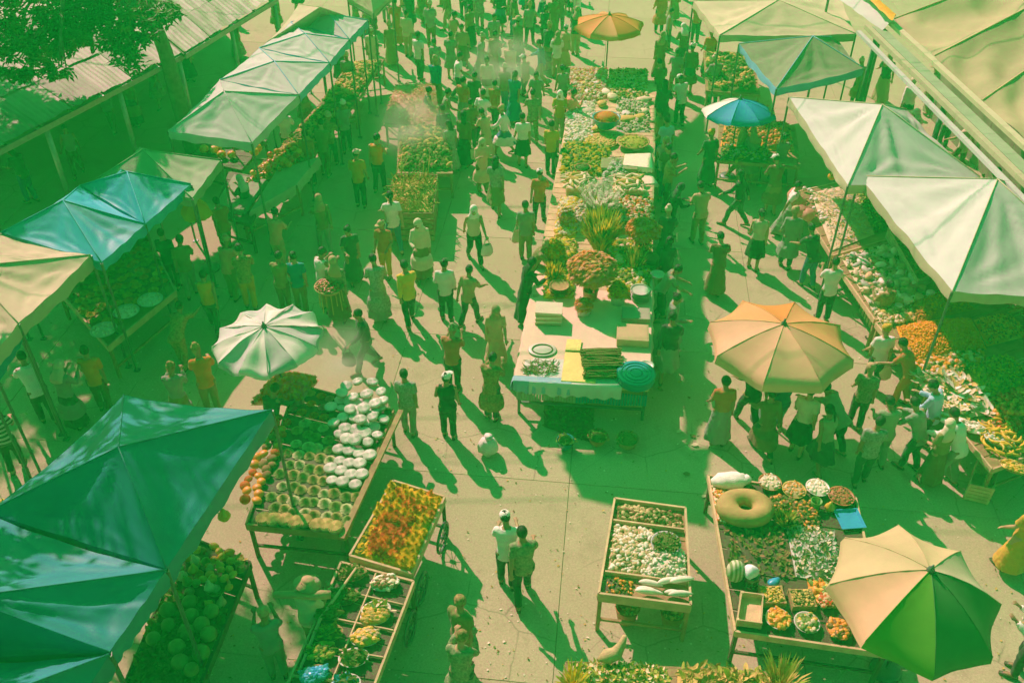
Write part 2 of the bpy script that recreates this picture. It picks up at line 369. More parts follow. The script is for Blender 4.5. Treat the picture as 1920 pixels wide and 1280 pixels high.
# right side
tent('white tent with a deep crescent fold behind the other white tent', [P(1480, 182, 3), P(1590, 348, 3), P(1838, 332, 3), P(1700, 205, 3)], P(1654, 196, 3.9), white_cloth, seed=18, wr=0.085, sag=0.18, trim=cream_cloth, group='white tents over the long stall', n=30)
tent('white tent nearest the right edge above the orange spice trays', [P(1612, 330, 3), P(1786, 546, 3), P(2110, 560, 3), P(1900, 345, 3)], P(1870, 336, 3.95), white_cloth, seed=19, wr=0.085, sag=0.2, trim=cream_cloth, group='white tents over the long stall', n=30)
tent('grey green sagging tent with a bright blue hem behind the white tents', [P(1386, 82, 2.9), P(1456, 166, 2.9), P(1620, 128, 2.9), P(1570, 70, 2.9)], P(1524, 68, 3.35), grey_cloth, seed=20, wr=0.07, sag=0.2, trim=sky_trim)
tent('pale sand tent at the top edge right of the orange umbrella', [P(1300, 2, 3.1), P(1350, 66, 3.1), P(1605, 64, 3.1), P(1570, -30, 3.1)], P(1460, 0, 3.4), cream_cloth, seed=21, wr=0.06, sag=0.15)

# ---------------------------------------------------------------- big roofs
def sheet_roof(label, a, b, c, d, n_across, n_along, m_list, post_px=(), name='market_roof', slack=0.02):
    """pitched roof of separate sheets between eave a-b and ridge d-c"""
    a, b, c, d = map(Vector, (a, b, c, d)); root = thing(name, label, 'roof', (a.x, a.y, 0)); L = root.location
    def Q(s, t): return (a*(1-s)+b*s)*(1-t)+(d*(1-s)+c*s)*t
    rnd = random.Random(3)
    for i in range(n_across):
        for j in range(n_along):
            s0, s1 = i/n_across, (i+1)/n_across; t0, t1 = j/n_along, (j+1.04)/n_along
            mb = MB(); K = 14; vs = []; H = 6
            lift = 0.02*((i+j) % 2)+rnd.uniform(0, 0.03)
            for q in range(K+1):
                for h in range(H+1):
                    s = s0+(s1-s0)*(q/K*0.985+0.007); t = t0+(t1-t0)*h/H; p = Q(s, t)-L
                    p.z += 0.004*math.cos(q*math.pi*2/2.0)+lift*(1-h/H)+slack*noise.noise(Vector((s*14, t*9, 1)))*3
                    vs.append(p)
            mb.add(vs, [(q*(H+1)+h, (q+1)*(H+1)+h, (q+1)*(H+1)+h+1, q*(H+1)+h+1) for q in range(K) for h in range(H)])
            mb.build('roof_sheet', rnd.choice(m_list), root)
    for i in range(n_across+1):
        s = i/n_across; mb = MB(); mb.beam(Q(s, 0)-L-Vector((0, 0, 0.09)), Q(s, 1)-L-Vector((0, 0, 0.09)), 0.07, 0.09); mb.build('rafter', dark_wood, root)
    mb = MB(); mb.beam(Q(0, 0)-L+Vector((0, 0, -0.12)), Q(1, 0)-L+Vector((0, 0, -0.12)), 0.09, 0.14); mb.build('eave_beam', pale_steel, root)
    for s in post_px:
        p = Q(s, 0.03)-L; mb = MB(); mb.tube([(p.x, p.y, 0), (p.x, p.y, p.z-0.15)], 0.07, 10); mb.build('post', pale_steel, root, True)
    return root
rs1 = mat('grey_roof_sheet', (0.27, 0.25, 0.18), 0.6, 0.22, 1.2, 0.15, 14, wear=0.5)
rs2 = mat('olive_roof_sheet', (0.21, 0.20, 0.14), 0.65, 0.25, 1.4, 0.15, 14, wear=0.5)
rs3 = mat('faded_roof_sheet', (0.34, 0.30, 0.22), 0.6, 0.2, 1.1, 0.15, 14, wear=0.5)
sheet_roof('long grey panelled market roof at the upper left under the tree', P(-60, 305, 2.9), P(345, 96, 2.9), P(120, -90, 3.7), P(-420, 60, 3.7), 7, 5, [rs1, rs2, rs3], (0.32, 0.66, 0.98))
sheet_roof('small grey panelled market roof behind the tree trunk', P(345, 98, 2.95), P(518, -6, 2.95), P(330, -160, 3.75), P(120, -90, 3.75), 4, 5, [rs2, rs3, rs1], (0.5, 1.0))

# right: long sand coloured tarpaulin roof with gutter rails
def tarp_roof():
    a, b = P(1925, 262, 3.9), P(1676, 36, 3.9); c, d = P(1930, -60, 5.4), P(2500, 60, 5.4)
    ex = (a-b).normalized(); a = a+ex*6
    root = thing('tarpaulin_roof', 'long sand coloured tarpaulin roof with creases at the upper right', 'roof', (a.x, a.y, 0)); L = root.location
    def Q(s, t): return (b*(1-s)+a*s)*(1-t)+(c*(1-s)+d*s)*t
    NP = 5
    for k in range(NP):
        mb = MB(); vs = []; A, B = 26, 34
        for i in range(A+1):
            for j in range(B+1):
                s = (k+i/A)/NP; t = j/B; p = Q(s, t)-L
                p.z -= 0.30*math.sin(math.pi*i/A)*(0.4+0.6*math.sin(math.pi*t))
                ed = min(1, 5*min(i, A-i)/A); p.z += 0.16*ed*noise.noise(Vector((s*9-t*3, t*5.0, 4)))+ed*0.10*math.sin((t*6+s*7)*4+3*noise.noise(Vector((s*3, t*3, 2))))*max(0, noise.noise(Vector((s*4, t*4, 7)))+0.25)*2
                vs.append(p)
        mb.add(vs, [(i*(B+1)+j, (i+1)*(B+1)+j, (i+1)*(B+1)+j+1, i*(B+1)+j+1) for i in range(A) for j in range(B)])
        mb.build('tarpaulin_panel', sand_cloth, root, True)
        e = MB(); e.tube([Q(k/NP, t/10)-L+Vector((0, 0, 0.012)) for t in range(11)], 0.018, 6); e.build('rope', pale_wood, root, True)
    off = Vector((0, 0, 0)); nrm = (a-b).cross(Vector((0, 0, 1))).normalized()
    if nrm.x > 0: nrm = -nrm
    for q, (o, zz, w_, h_, m) in enumerate([(0.12, -0.05, 0.16, 0.10, cream_cloth), (0.42, -0.22, 0.30, 0.06, green_cloth), (0.72, -0.20, 0.14, 0.12, cream_cloth), (0.93, -0.34, 0.12, 0.08, white_cloth)]):
        mb = MB(); s0 = b+nrm*o-L+Vector((0, 0, zz)); s1 = a+nrm*o-L+Vector((0, 0, zz))
        K = 14
        for k in range(K):
            u0, u1 = s0.lerp(s1, k/K), s0.lerp(s1, (k+0.992)/K); mb.beam(u0, u1, w_, h_)
        mb.build(['edge_rail', 'gutter', 'gutter_lip', 'fascia_board'][q], m, root)
    for s in (0.02, 0.35, 0.68, 1.0):
        p = (b*(1-s)+a*s)+nrm*0.5-L; mb = MB(); mb.tube([(p.x, p.y, 0), (p.x, p.y, 3.5)], 0.07, 10); mb.build('post', steel, root, True)
tarp_roof()
# the short white awning with amber edge at the top right
def awning():
    a, b, c, d = P(1556, -14, 3.7), P(1654, 58, 3.7), P(1680, 30, 4.1), P(1600, -40, 4.1)
    root = thing('roof_awning', 'short white awning with torn amber plastic edge at the top right', 'awning', (a.x, a.y, 0)); L = root.location
    mb = MB(); K, H = 14, 6; vs = []
    for i in range(K+1):
        for j in range(H+1):
            p = a.lerp(b, i/K).lerp(d.lerp(c, i/K), j/H)-L; p.z += 0.05*noise.noise(Vector((i*0.6, j*0.6, 0))); vs.append(p)
    mb.add(vs, [(i*(H+1)+j, (i+1)*(H+1)+j, (i+1)*(H+1)+j+1, i*(H+1)+j+1) for i in range(K) for j in range(H)])
    mb.build('cloth', white_cloth, root, True)
    amb = mat('amber_plastic', (0.75, 0.33, 0.04), 0.5, 0.25, 6); mb = MB(); vs = []
    for i in range(19):
        q = d.lerp(c, i/18)-L; k = 0.25+0.14*abs(noise.noise(Vector((i*0.9, 0, 0))))
        vs += [q+Vector((0, 0, 0.01)), q+Vector((-0.3*k, -0.55*k, 0.10)), q+Vector((-0.9*k, -1.6*k, 0.02))]
    mb.add(vs, [(3*i+e, 3*i+3+e, 3*i+4+e, 3*i+1+e) for i in range(18) for e in (0, 1)]); mb.build('plastic_edge', amb, root, True)
    for q in (a, b):
        p = q-L; mb = MB(); mb.tube([(p.x, p.y, 0), (p.x, p.y, p.z)], 0.04, 8); mb.build('pole', steel, root)
awning()

# ---------------------------------------------------------------- umbrellas
def umbrella(label, px, py, z_top, r, mats, n=8, depth=0.42, lip=0.12, tilt=(0, 0), rot=0.0, lean=None, scal=0.10, name='market_umbrella', foot=None, group=None, torn=False, pole=True):
    top = P(px, py, z_top); T = Matrix.Rotation(tilt[0], 3, 'X') @ Matrix.Rotation(tilt[1], 3, 'Y')
    ft = Vector((top.x, top.y, 0)) if foot is None else P(*foot, 0)
    root = thing(name, label, 'umbrella', ft, 0, group); L = ft
    K = 9; NA = 8
    def S(a, t):   # t: 0 top .. 1 rim
        rr = r*t; drop = depth*(0.35*t+0.65*t*t)
        return rr, drop
    for i in range(n):
        a0 = rot+2*math.pi*i/n; a1 = rot+2*math.pi*(i+1)/n; vs = []
        for k in range(K+3):
            t = min(1, k/K)
            for j in range(NA+1):
                f_ = j/NA; a = a0+(a1-a0)*f_; rr, dr = S(a, t)
                chord = math.cos((a1-a0)/2)/math.cos(a-(a0+a1)/2)
                rad = rr*(chord*(1-0.0)-scal*t*t*(4*f_*(1-f_))*0.5)
                z = -dr-0.05*t*(4*f_*(1-f_))+(0.012*noise.noise(Vector((a*4, t*4, px))))*t
                if k > K: rad += 0.015*(k-K); z -= lip*(k-K)/2+0.01*math.sin(f_*12+i)
                if torn: z += 0.05*noise.noise(Vector((a*3, t*2, 3)))*t*3
                vs.append(T @ Vector((rad*math.cos(a), rad*math.sin(a), z))+top-L)
        mb = MB(); W_ = NA+1
        mb.add(vs, [(k*W_+j, k*W_+j+1, (k+1)*W_+j+1, (k+1)*W_+j) for k in range(K+2) for j in range(NA)])
        cp = mb.build('canopy_panel', mats[i % len(mats)], root, True)
        rb = MB(); pts = [T @ Vector((S(a0, t)[0]*math.cos(a0), S(a0, t)[0]*math.sin(a0), -S(a0, t)[1]-0.02))+top-L for t in (0, .25, .5, .75, 1)]
        rb.tube(pts, 0.008, 5); rb.build('rib', steel, root)
        sm = MB(); pts = [p+T @ Vector((0, 0, 0.026)) for p in pts]; sm.tube(pts, 0.007, 5); sm.build('seam', mats[i % len(mats)], cp, True)
    fb = MB(); ax = T @ Vector((0, 0, 1)); fb.tube([top-L-ax*0.03, top-L+ax*0.03, top-L+ax*0.06, top-L+ax*0.12], [0.06, 0.05, 0.025, 0.012], 10); fb.build('finial', steel, root, True)
    if pole:
        pb = MB(); pb.tube([(0, 0, 0), top-L-ax*0.02], 0.022, 8); pb.build('pole', steel, root, True)
        bb = MB(); bb.lathe([(0.24, 0), (0.24, 0.05), (0.2, 0.09), (0.05, 0.11)], n=18); bb.build('base', steel, root, True)
    return root
peach = mat('peach_cotton', (0.70, 0.33, 0.15), 0.75, 0.07, 3, 0.06, 14, trans=0.15)
peach2 = mat('faded_peach_cotton', (0.72, 0.41, 0.27), 0.75, 0.07, 3, 0.06, 14, trans=0.15)
orange_c = mat('orange_cotton', (0.66, 0.24, 0.07), 0.75, 0.08, 3, 0.06, 14, trans=0.15)
yel_c = mat('straw_yellow_cotton', (0.60, 0.46, 0.27), 0.75, 0.07, 3, 0.06, 14, trans=0.12)
grn_c = mat('leaf_green_cotton', (0.10, 0.30, 0.03), 0.7, 0.1, 3, 0.06, 14, trans=0.12)
dgrn_c = mat('dark_green_cotton', (0.05, 0.16, 0.05), 0.7, 0.1, 3, 0.06, 14)
blu_c = mat('sky_blue_cotton', (0.02, 0.30, 0.55), 0.7, 0.08, 3, 0.05, 14, trans=0.1)
wht_c = mat('white_cotton', (0.80, 0.76, 0.70), 0.75, 0.05, 3, 0.06, 14, trans=0.15)
umbrella('large peach umbrella open over people beside the right stall', 1470, 607, 2.45, 1.36, [peach, orange_c, peach, peach2, peach2, peach2, peach2, peach], rot=R(20), depth=0.40, lip=0.18)
umbrella('large umbrella of straw yellow, pink and green panels in the bottom right', 1745, 1068, 2.5, 1.22, [cream_cloth, yel_c, yel_c, yel_c, peach2, grn_c, dgrn_c, dgrn_c], n=8, rot=R(-6), depth=0.62, lip=0.14, tilt=(R(4), R(3)))
umbrella('orange umbrella over the far end of the central stall', 1143, 28, 2.6, 1.15, [orange_c, orange_c, peach], rot=R(10), depth=0.32, lip=0.1)
umbrella('small blue and white umbrella over the right aisle goods', 1388, 186, 2.4, 1.0, [blu_c, wht_c, wht_c, wht_c, blu_c, blu_c, blu_c, blu_c], rot=R(22), depth=0.36, lip=0.08, tilt=(R(-8), 0))
umbrella('white creased umbrella leaning over the flower seller at the left', 495, 612, 2.3, 1.04, [wht_c, white_cloth], n=12, rot=R(12), depth=0.27, lip=0.08, tilt=(R(2), R(-3)), foot=(560, 800), torn=True, scal=0.05)
umbrella('small yellow parasol between the tents at the left', 362, 372, 2.0, 0.36, [mat('mustard_cotton', (0.62, 0.40, 0.05), 0.8, 0.15, 4)], n=6, depth=0.34, lip=0.08)
# ---------------------------------------------------------------- trees
def tree(label, base, trunk, clumps, leaf=0.16, per=900, seed=1, r_trunk=0.26):
    """tapered trunk with limbs; the crown is thousands of leaf faces gathered in clumps"""
    root = thing('shade_tree', label, 'tree', base); L = Vector(base); rnd = random.Random(seed)
    tb = MB(); k = len(trunk)
    tb.tube([Vector(p)-L for p in trunk], [r_trunk*(1-0.45*i/(k-1)) for i in range(k)], 12)
    for c in clumps:
        s = Vector(trunk[-1 if rnd.random() < 0.6 else -2])-L; e = Vector(c[0])-L; m_ = s.lerp(e, 0.5)+Vector((rnd.uniform(-.3, .3), rnd.uniform(-.3, .3), 0.5))
        tb.tube([s, s.lerp(m_, 0.5)+Vector((0, 0, .2)), m_, m_.lerp(e, .5), e], [r_trunk*0.45, r_trunk*.34, r_trunk*.25, r_trunk*.16, r_trunk*.06], 7)
        for q in range(5):
            d = Vector((rnd.uniform(-1, 1), rnd.uniform(-1, 1), rnd.uniform(-.7, .8)))*c[1]*0.8
            tb.tube([m_.lerp(e, .6), e+d*0.5, e+d], [r_trunk*.10, r_trunk*.06, 0.012], 5)
    tb.build('trunk', bark, root, True)
    lf = MB(); lf.add([(0, 0, 0), (-.22, .45, .05), (0, .5, -.02), (.22, .45, .05), (0, 1, -.06)], [(0, 2, 1), (0, 3, 2), (1, 2, 4), (2, 3, 4)])
    greens = [mat('leaf_deep_green', (0.045, 0.085, 0.02), 0.6, 0.3, 3, 0, trans=0.25), mat('leaf_mid_green', (0.08, 0.13, 0.03), 0.6, 0.3, 3, 0, trans=0.3), mat('leaf_yellow_green', (0.20, 0.20, 0.05), 0.6, 0.3, 3, 0, trans=0.3)]
    tot = int(per*sum(c[1]**2 for c in clumps)); ws = np.array([c[1]**2 for c in clumps]); ws = np.cumsum(ws/ws.sum())
    subs = [[(Vector((rnd.gauss(0, 1), rnd.gauss(0, 1), rnd.gauss(0, .8))).normalized()*rnd.uniform(.45, 1.0), rnd.uniform(.16, .34), rnd.choice((0, 0, 1, 1, 2))) for _ in range(26)] for c in clumps]
    def pos(i, r_):
        ci = int(np.searchsorted(ws, r_.random())); ci = min(ci, len(clumps)-1); c, rad = clumps[ci][:2]
        sb, sr, shade = r_.choice(subs[ci]); d = Vector((r_.gauss(0, 1), r_.gauss(0, 1), r_.gauss(0, 1))).normalized()*sr*(r_.random()**0.5)
        p = Vector(c)-L+Vector(((sb.x+d.x)*rad, (sb.y+d.y)*rad, (sb.z+d.z)*rad*0.75))
        return p, (r_.uniform(-.9, .5), r_.uniform(-.6, .6), r_.uniform(0, 6.28)), leaf*r_.uniform(.7, 1.4), 0, shade if r_.random() < .8 else 1
    cr = stamp('crown', [lf], tot, pos, greens, root, seed=seed); cr['kind'] = 'stuff'
    return root
tb_ = P(366, 292, 0)
tree('tall leaning tree whose dark crown hangs over the upper left roof', tb_, [tb_, tb_+Vector((-.1, 0, 1.6)), tb_+Vector((-.15, .0, 3.2)), tb_+Vector((-.3, -.1, 4.6)), tb_+Vector((-.9, -.3, 6.2))],
     [(P(60, 20, 5.0), 1.45), (P(20, 105, 4.6), .8), (P(165, 30, 4.9), 1.2), (P(225, 78, 4.3), .6), (P(245, 40, 4.7), .85), (P(300, 18, 4.8), .6), (P(90, 75, 4.5), .7), (P(240, 112, 4.1), .36), (P(110, 125, 4.3), .33),
      (tb_+Vector((-3.0, -.3, 8.2)), 1.6), (tb_+Vector((-6.5, -3.0, 8.0)), 1.8), (tb_+Vector((-6, 0, 7.5)), 2.4)], leaf=0.19, per=1500, seed=4)
def off_tree(label, x, y, h, rad, seed, per=260, more=()):
    rnd = random.Random(seed); cl = [(Vector((x+rnd.uniform(-1, 1)*rad, y+rnd.uniform(-1, 1)*rad, h+rnd.uniform(-.25, .35)*rad)), rad*rnd.uniform(.38, .55)) for _ in range(8)]+[(Vector(q), r_) for q, r_ in more]
    tree(label, (x, y, 0), [(x, y, 0), (x+.1, y, h*.3), (x, y+.1, h*.55), (x+.1, y, h*.75)], cl, leaf=.30, per=per, seed=seed)
off_tree('broad tree outside the left frame edge that shades the teal tents', -13.0, 15.2, 7.2, 2.0, 21, 190, [((-9.8, 18.4, 10.2), 1.1), ((-10.8, 17.2, 9.6), 1.1), ((-9.8, 16.2, 10.0), 1.1), ((-8.9, 15.4, 10.6), .9)])
off_tree('second broad tree outside the left frame edge by the market roof', -16.0, 23.5, 8.0, 2.0, 22)
off_tree('third broad tree outside the left frame edge near the camera', -11.2, 11.2, 7.5, 2.2, 23)

# ---------------------------------------------------------------- people
skin_m = mat('skin_brown', (0.30, 0.17, 0.10), 0.6, 0.12, 8, 0.05)
skin2_m = mat('skin_light_brown', (0.42, 0.25, 0.15), 0.6, 0.12, 8, 0.05)
eye_m = mat('eye_dark', (0.02, 0.015, 0.01), 0.3, 0.1, 8, 0); lip_m = mat('lips', (0.32, 0.11, 0.08), 0.5, 0.1, 8, 0)
hair_m = mat('black_hair', (0.012, 0.010, 0.008), 0.55, 0.4, 30, 0.5, 90); shoe_m = mat('dark_leather', (0.05, 0.035, 0.025), 0.5, 0.2, 8)
FAB = {}
def fab(n, c, **k): FAB[n] = mat('cloth_'+n.replace(' ', '_'), c, 0.85, k.pop('var', 0.10), 5, 0.35, 22, sheen=0.1, **k)
fab('white', (.78, .74, .68)); fab('cream', (.62, .53, .38)); fab('yellow', (.62, .42, .06)); fab('mustard', (.50, .30, .04)); fab('orange', (.68, .20, .04)); fab('rust', (.42, .13, .05))
fab('red brown', (.34, .10, .05)); fab('salmon', (.68, .26, .18)); fab('pale green', (.30, .36, .22)); fab('olive', (.20, .19, .07)); fab('grey green', (.22, .26, .19)); fab('dark green', (.04, .10, .05))
fab('teal', (.02, .22, .24)); fab('blue', (.08, .30, .55)); fab('pale blue', (.35, .50, .62)); fab('black', (.015, .015, .015)); fab('charcoal', (.04, .045, .04)); fab('brown', (.14, .08, .04))
fab('tan', (.45, .31, .18)); fab('denim blue', (.05, .12, .20)); fab('grey', (.26, .25, .22)); fab('khaki', (.34, .28, .15)); fab('peach', (.66, .40, .28))
FAB['patterned grey'] = mat('cloth_patterned_grey', (.12, .14, .11), .85, .1, 26, .3, 22, col2=(.46, .46, .38)); FAB['patterned brown'] = mat('cloth_patterned_brown', (.10, .06, .03), .85, .1, 24, .3, 22, col2=(.42, .30, .12))
FAB['striped'] = mat('cloth_striped', (.05, .06, .05), .85, .1, 6, .2, 22, stripes=((.6, .58, .5), 3.2))
FAB['patterned green'] = mat('cloth_patterned_green', (.05, .10, .05), .85, .1, 24, .3, 22, col2=(.35, .36, .20))

def ell_ring_tube(mb, rings, n=16):
    """closed loft through rings (centre, x axis, y axis, rx, ry)"""
    vs = []
    for c, ax, ay, rx, ry in rings:
        for j in range(n):
            t = 2*math.pi*j/n; vs.append(c+ax*math.cos(t)*rx+ay*math.sin(t)*ry)
    k = len(rings); fs = [(i*n+j, i*n+(j+1) % n, (i+1)*n+(j+1) % n, (i+1)*n+j) for i in range(k-1) for j in range(n)]
    fs.append(tuple(reversed(range(n)))); fs.append(tuple((k-1)*n+j for j in range(n))); mb.add(vs, fs)

TMP = bpy.data.scenes.new('workbench')
def remesh(mb, name, voxel, mats, wr=0.0, smooth_it=2):
    me = mb.mesh('tmp'); o = bpy.data.objects.new('tmp', me); C.objects.link(o)
    m = o.modifiers.new('r', 'REMESH'); m.mode = 'VOXEL'; m.voxel_size = voxel; m.use_smooth_shade = True
    if smooth_it: s = o.modifiers.new('s', 'SMOOTH'); s.factor = 0.5; s.iterations = smooth_it
    C.objects.unlink(o); TMP.collection.objects.link(o); vl = TMP.view_layers[0]; vl.update(); dg = vl.depsgraph; out = bpy.data.meshes.new_from_object(o.evaluated_get(dg)); out.name = name
    bpy.data.objects.remove(o); bpy.data.meshes.remove(me)
    if wr:
        for v in out.vertices:
            p = v.co; q = noise.noise(Vector((p.x*14, p.y*14, p.z*5)))*wr+noise.noise(Vector((p.x*5, p.y*5, p.z*17)))*wr*0.8
            v.co = p+v.normal*q
    out.materials.clear()
    for m_ in mats: out.materials.append(m_)
    out.polygons.foreach_set('use_smooth', [True]*len(out.polygons))
    return out

# pose: (stride, lean deg, left arm (swing, out, elbow), right arm, head pitch deg, crouch)
POSES = {
 'walk':   (0.58, 6, (36, 8, 24), (-32, 8, 14), 6, 0), 'walk2': (-0.48, 5, (-26, 8, 10), (30, 10, 40), 12, 0),
 'stand':  (0.14, 1, (12, 9, 30), (-6, 8, 8), 8, 0), 'stand2': (-0.20, 2, (-8, 8, 12), (20, 14, 66), 14, 0), 'look': (0.12, 10, (22, 12, 60), (26, 12, 66), 28, 0),
 'reach':  (0.22, 24, (34, 12, 34), (42, 12, 26), 26, 0), 'hold': (0.05, 3, (30, 10, 95), (30, 10, 98), 18, 0),
 'bag':    (0.30, 3, (6, 10, 12), (2, 12, 6), 6, 0), 'akimbo': (0.10, 0, (8, 14, 60), (-4, 12, 30), 4, 0),
 'head':   (0.28, 0, (120, 28, 62), (-12, 8, 10), 0, 0), 'bend': (0.30, 52, (58, 12, 14), (66, 12, 20), 10, 0.02),
 'sit':    (0.05, 12, (38, 14, 50), (44, 14, 44), 16, 0.40), 'point': (0.16, 4, (66, 10, 14), (-4, 8, 10), 2, 0),
}
HYAW = {'stand': 24, 'stand2': -38, 'walk': -10, 'walk2': 12, 'look': 16, 'hold': -14, 'bag': 30, 'akimbo': -28, 'bend': 10, 'reach': -12}
def skeleton(pose):
    s, lean, la, ra, hp, cr = POSES[pose]; J = {}
    hipz = 0.86-cr-abs(s)*0.07; hip = Vector((0, 0, hipz)); J['hip'] = hip
    Lr = Matrix.Rotation(R(lean), 3, 'X')
    def T(x, y, z): return hip+Lr @ Vector((x, y, z))
    J['T'] = T; J['Lr'] = Lr
    J['neck'] = T(0, 0.0, 0.54); hr = Matrix.Rotation(R(HYAW.get(pose, 0)), 3, 'Z') @ Matrix.Rotation(R(lean*0.35+hp), 3, 'X'); J['hr'] = hr
    J['head'] = J['neck']+hr @ Vector((0, -0.02, 0.155))
    for sd, arm, k in ((1, la, 'l'), (-1, ra, 'r')):
        sh = T(0.150*sd, 0.0, 0.480); sw, out, el = arm
        U = Lr @ Matrix.Rotation(R(-sw*0+0), 3, 'X')
        base = Vector((math.sin(R(out))*sd, -math.sin(R(sw))*math.cos(R(out)), -math.cos(R(sw))*math.cos(R(out))))
        eb = sh+base*0.27
        sw2 = sw+el; inw = -0.25 if el > 50 else 0.05
        d2 = Vector(((inw if out < 30 else -0.75)*sd, -math.sin(R(sw2)), -math.cos(R(sw2)))).normalized()
        if out >= 30 and sw < 0: d2 = Vector((-0.8*sd, -0.35, -0.45)).normalized()
        wr = eb+d2*0.235; J[k+'sh'], J[k+'el'], J[k+'wr'], J[k+'hd'] = sh, eb, wr, d2
        fy = -s*0.5*sd; hx = 0.09*sd
        hj = hip+Vector((hx, 0, -0.02)); ft = Vector((hx*1.05, fy, 0.075))
        if cr > 0.2: kn = Vector((hx*1.6, -0.36, 0.46)); ft = Vector((hx*1.3, -0.24, 0.075))
        else:
            kn = hj.lerp(ft, 0.5)+Vector((0, -0.03-abs(s)*0.05-(0.05 if fy > 0.05 else 0), 0))
        if fy > 0.12: ft = ft+Vector((0, 0, 0.05))
        J[k+'hp'], J[k+'kn'], J[k+'ft'] = hj, kn, ft
        J[k+'toe'] = ft+Vector((0.01*sd, -0.15, -0.045-(0.05 if fy > .12 else 0)))
    return J
X3, Y3 = Vector((1, 0, 0)), Vector((0, 1, 0))
def torso_rings(J, g=0.0, lo=-0.06, hi=0.56, neck=True):
    prof = [(-0.10, .150, .105), (-0.02, .165, .118), (.08, .150, .108), (.17, .135, .098), (.28, .152, .108), (.38, .166, .112), (.455, .165, .098), (.495, .125, .080), (.525, .075, .066), (.60, .052, .054)]
    rg = []
    for z, rx, ry in prof:
        if z < lo-1e-6 or z > hi+1e-6: continue
        rg.append((J['T'](0, 0, z), J['Lr'] @ X3, J['Lr'] @ Y3, rx+g, ry+g))
    return rg
_cache = {}
def body_mesh(pose, skin):
    key = ('body', pose, skin.name)
    if key in _cache: return _cache[key]
    J = skeleton(pose); mb = MB(); ell_ring_tube(mb, torso_rings(J))
    mb.tube([J['neck']-Vector((0, 0, 0.05)), J['neck']+J['hr'] @ Vector((0, -.005, .07))], [.056, .052], 10)
    h = J['head']; H = J['hr']
    mb.ell(h, (.074, .094, .110), 18, 14, M=H)
    mb.ell(h+H @ Vector((0, -.030, -.065)), (.050, .058, .052), 12, 9, M=H)                      # jaw
    mb.tube([h+H @ Vector((0, -.088, .020)), h+H @ Vector((0, -.110, -.020)), h+H @ Vector((0, -.092, -.030))], [.010, .017, .012], 8)   # nose
    for sd in (-1, 1): mb.ell(h+H @ Vector((.076*sd, .005, -.008)), (.012, .022, .032), 8, 6, M=H)   # ears
    for sd in (-1, 1): mb.ell(h+H @ Vector((.030*sd, -.086, .028)), (.020, .010, .008), 8, 6, M=H)   # brow
    for k, sd in (('l', 1), ('r', -1)):
        mb.tube([J['T'](.12*sd, 0, .475), J[k+'sh'], J[k+'sh'].lerp(J[k+'el'], .5), J[k+'el'], J[k+'el'].lerp(J[k+'wr'], .35), J[k+'wr']], [.055, .056, .046, .038, .039, .026], 10)
        d = J[k+'hd']; w_ = J[k+'wr']; sx = d.cross(Vector((0, 0, 1)) if abs(d.z) < .9 else Vector((0, 1, 0))).normalized(); sy = d.cross(sx)
        ell_ring_tube(mb, [(w_, sx, sy, .024, .020), (w_+d*.03, sx, sy, .033, .017), (w_+d*.085, sx, sy, .038, .015)], 10)   # palm
        for q, (off, ln) in enumerate(((-.030, .062), (-.010, .074), (.010, .070), (.029, .054))):
            b0 = w_+d*.078+sx*off; b1 = b0+d*ln*.5+sy*.006; b2 = b0+d*ln*.88+sy*.026; mb.tube([b0, b1, b2], [.0100, .0092, .0075], 6)
        t0 = w_+d*.035-sx*.026*sd; mb.tube([t0, t0+(d*.6-sx*.8*sd)*.035, t0+(d*.95-sx*.5*sd)*.062], [.0125, .0105, .0085], 6)   # thumb
        mb.tube([J[k+'hp']+Vector((0, 0, .06)), J[k+'hp'], J[k+'hp'].lerp(J[k+'kn'], .5), J[k+'kn'], J[k+'kn'].lerp(J[k+'ft'], .3)+Vector((0, .012, 0)), J[k+'ft']], [.085, .088, .075, .054, .054, .036], 12)
        mb.tube([J[k+'ft']+Vector((0, .055, -.03)), J[k+'ft']+Vector((0, 0, -.015)), J[k+'ft'].lerp(J[k+'toe'], .6), J[k+'toe']+Vector((0, 0, .005))], [.030, .042, .036, .022], 10)
    me = remesh(mb, 'body', .0165, [skin, eye_m, lip_m], 0, 1)
    inv = H.transposed(); mi = [0]*len(me.polygons)
    for i, p in enumerate(me.polygons):
        q = inv @ (Vector(p.center)-h)
        if q.y < -.05:
            if abs(abs(q.x)-.030) < .015 and abs(q.z-.010) < .009: mi[i] = 1
            elif abs(q.x) < .024 and abs(q.z+.058) < .008: mi[i] = 2
    me.polygons.foreach_set('material_index', mi); _cache[key] = me; return me
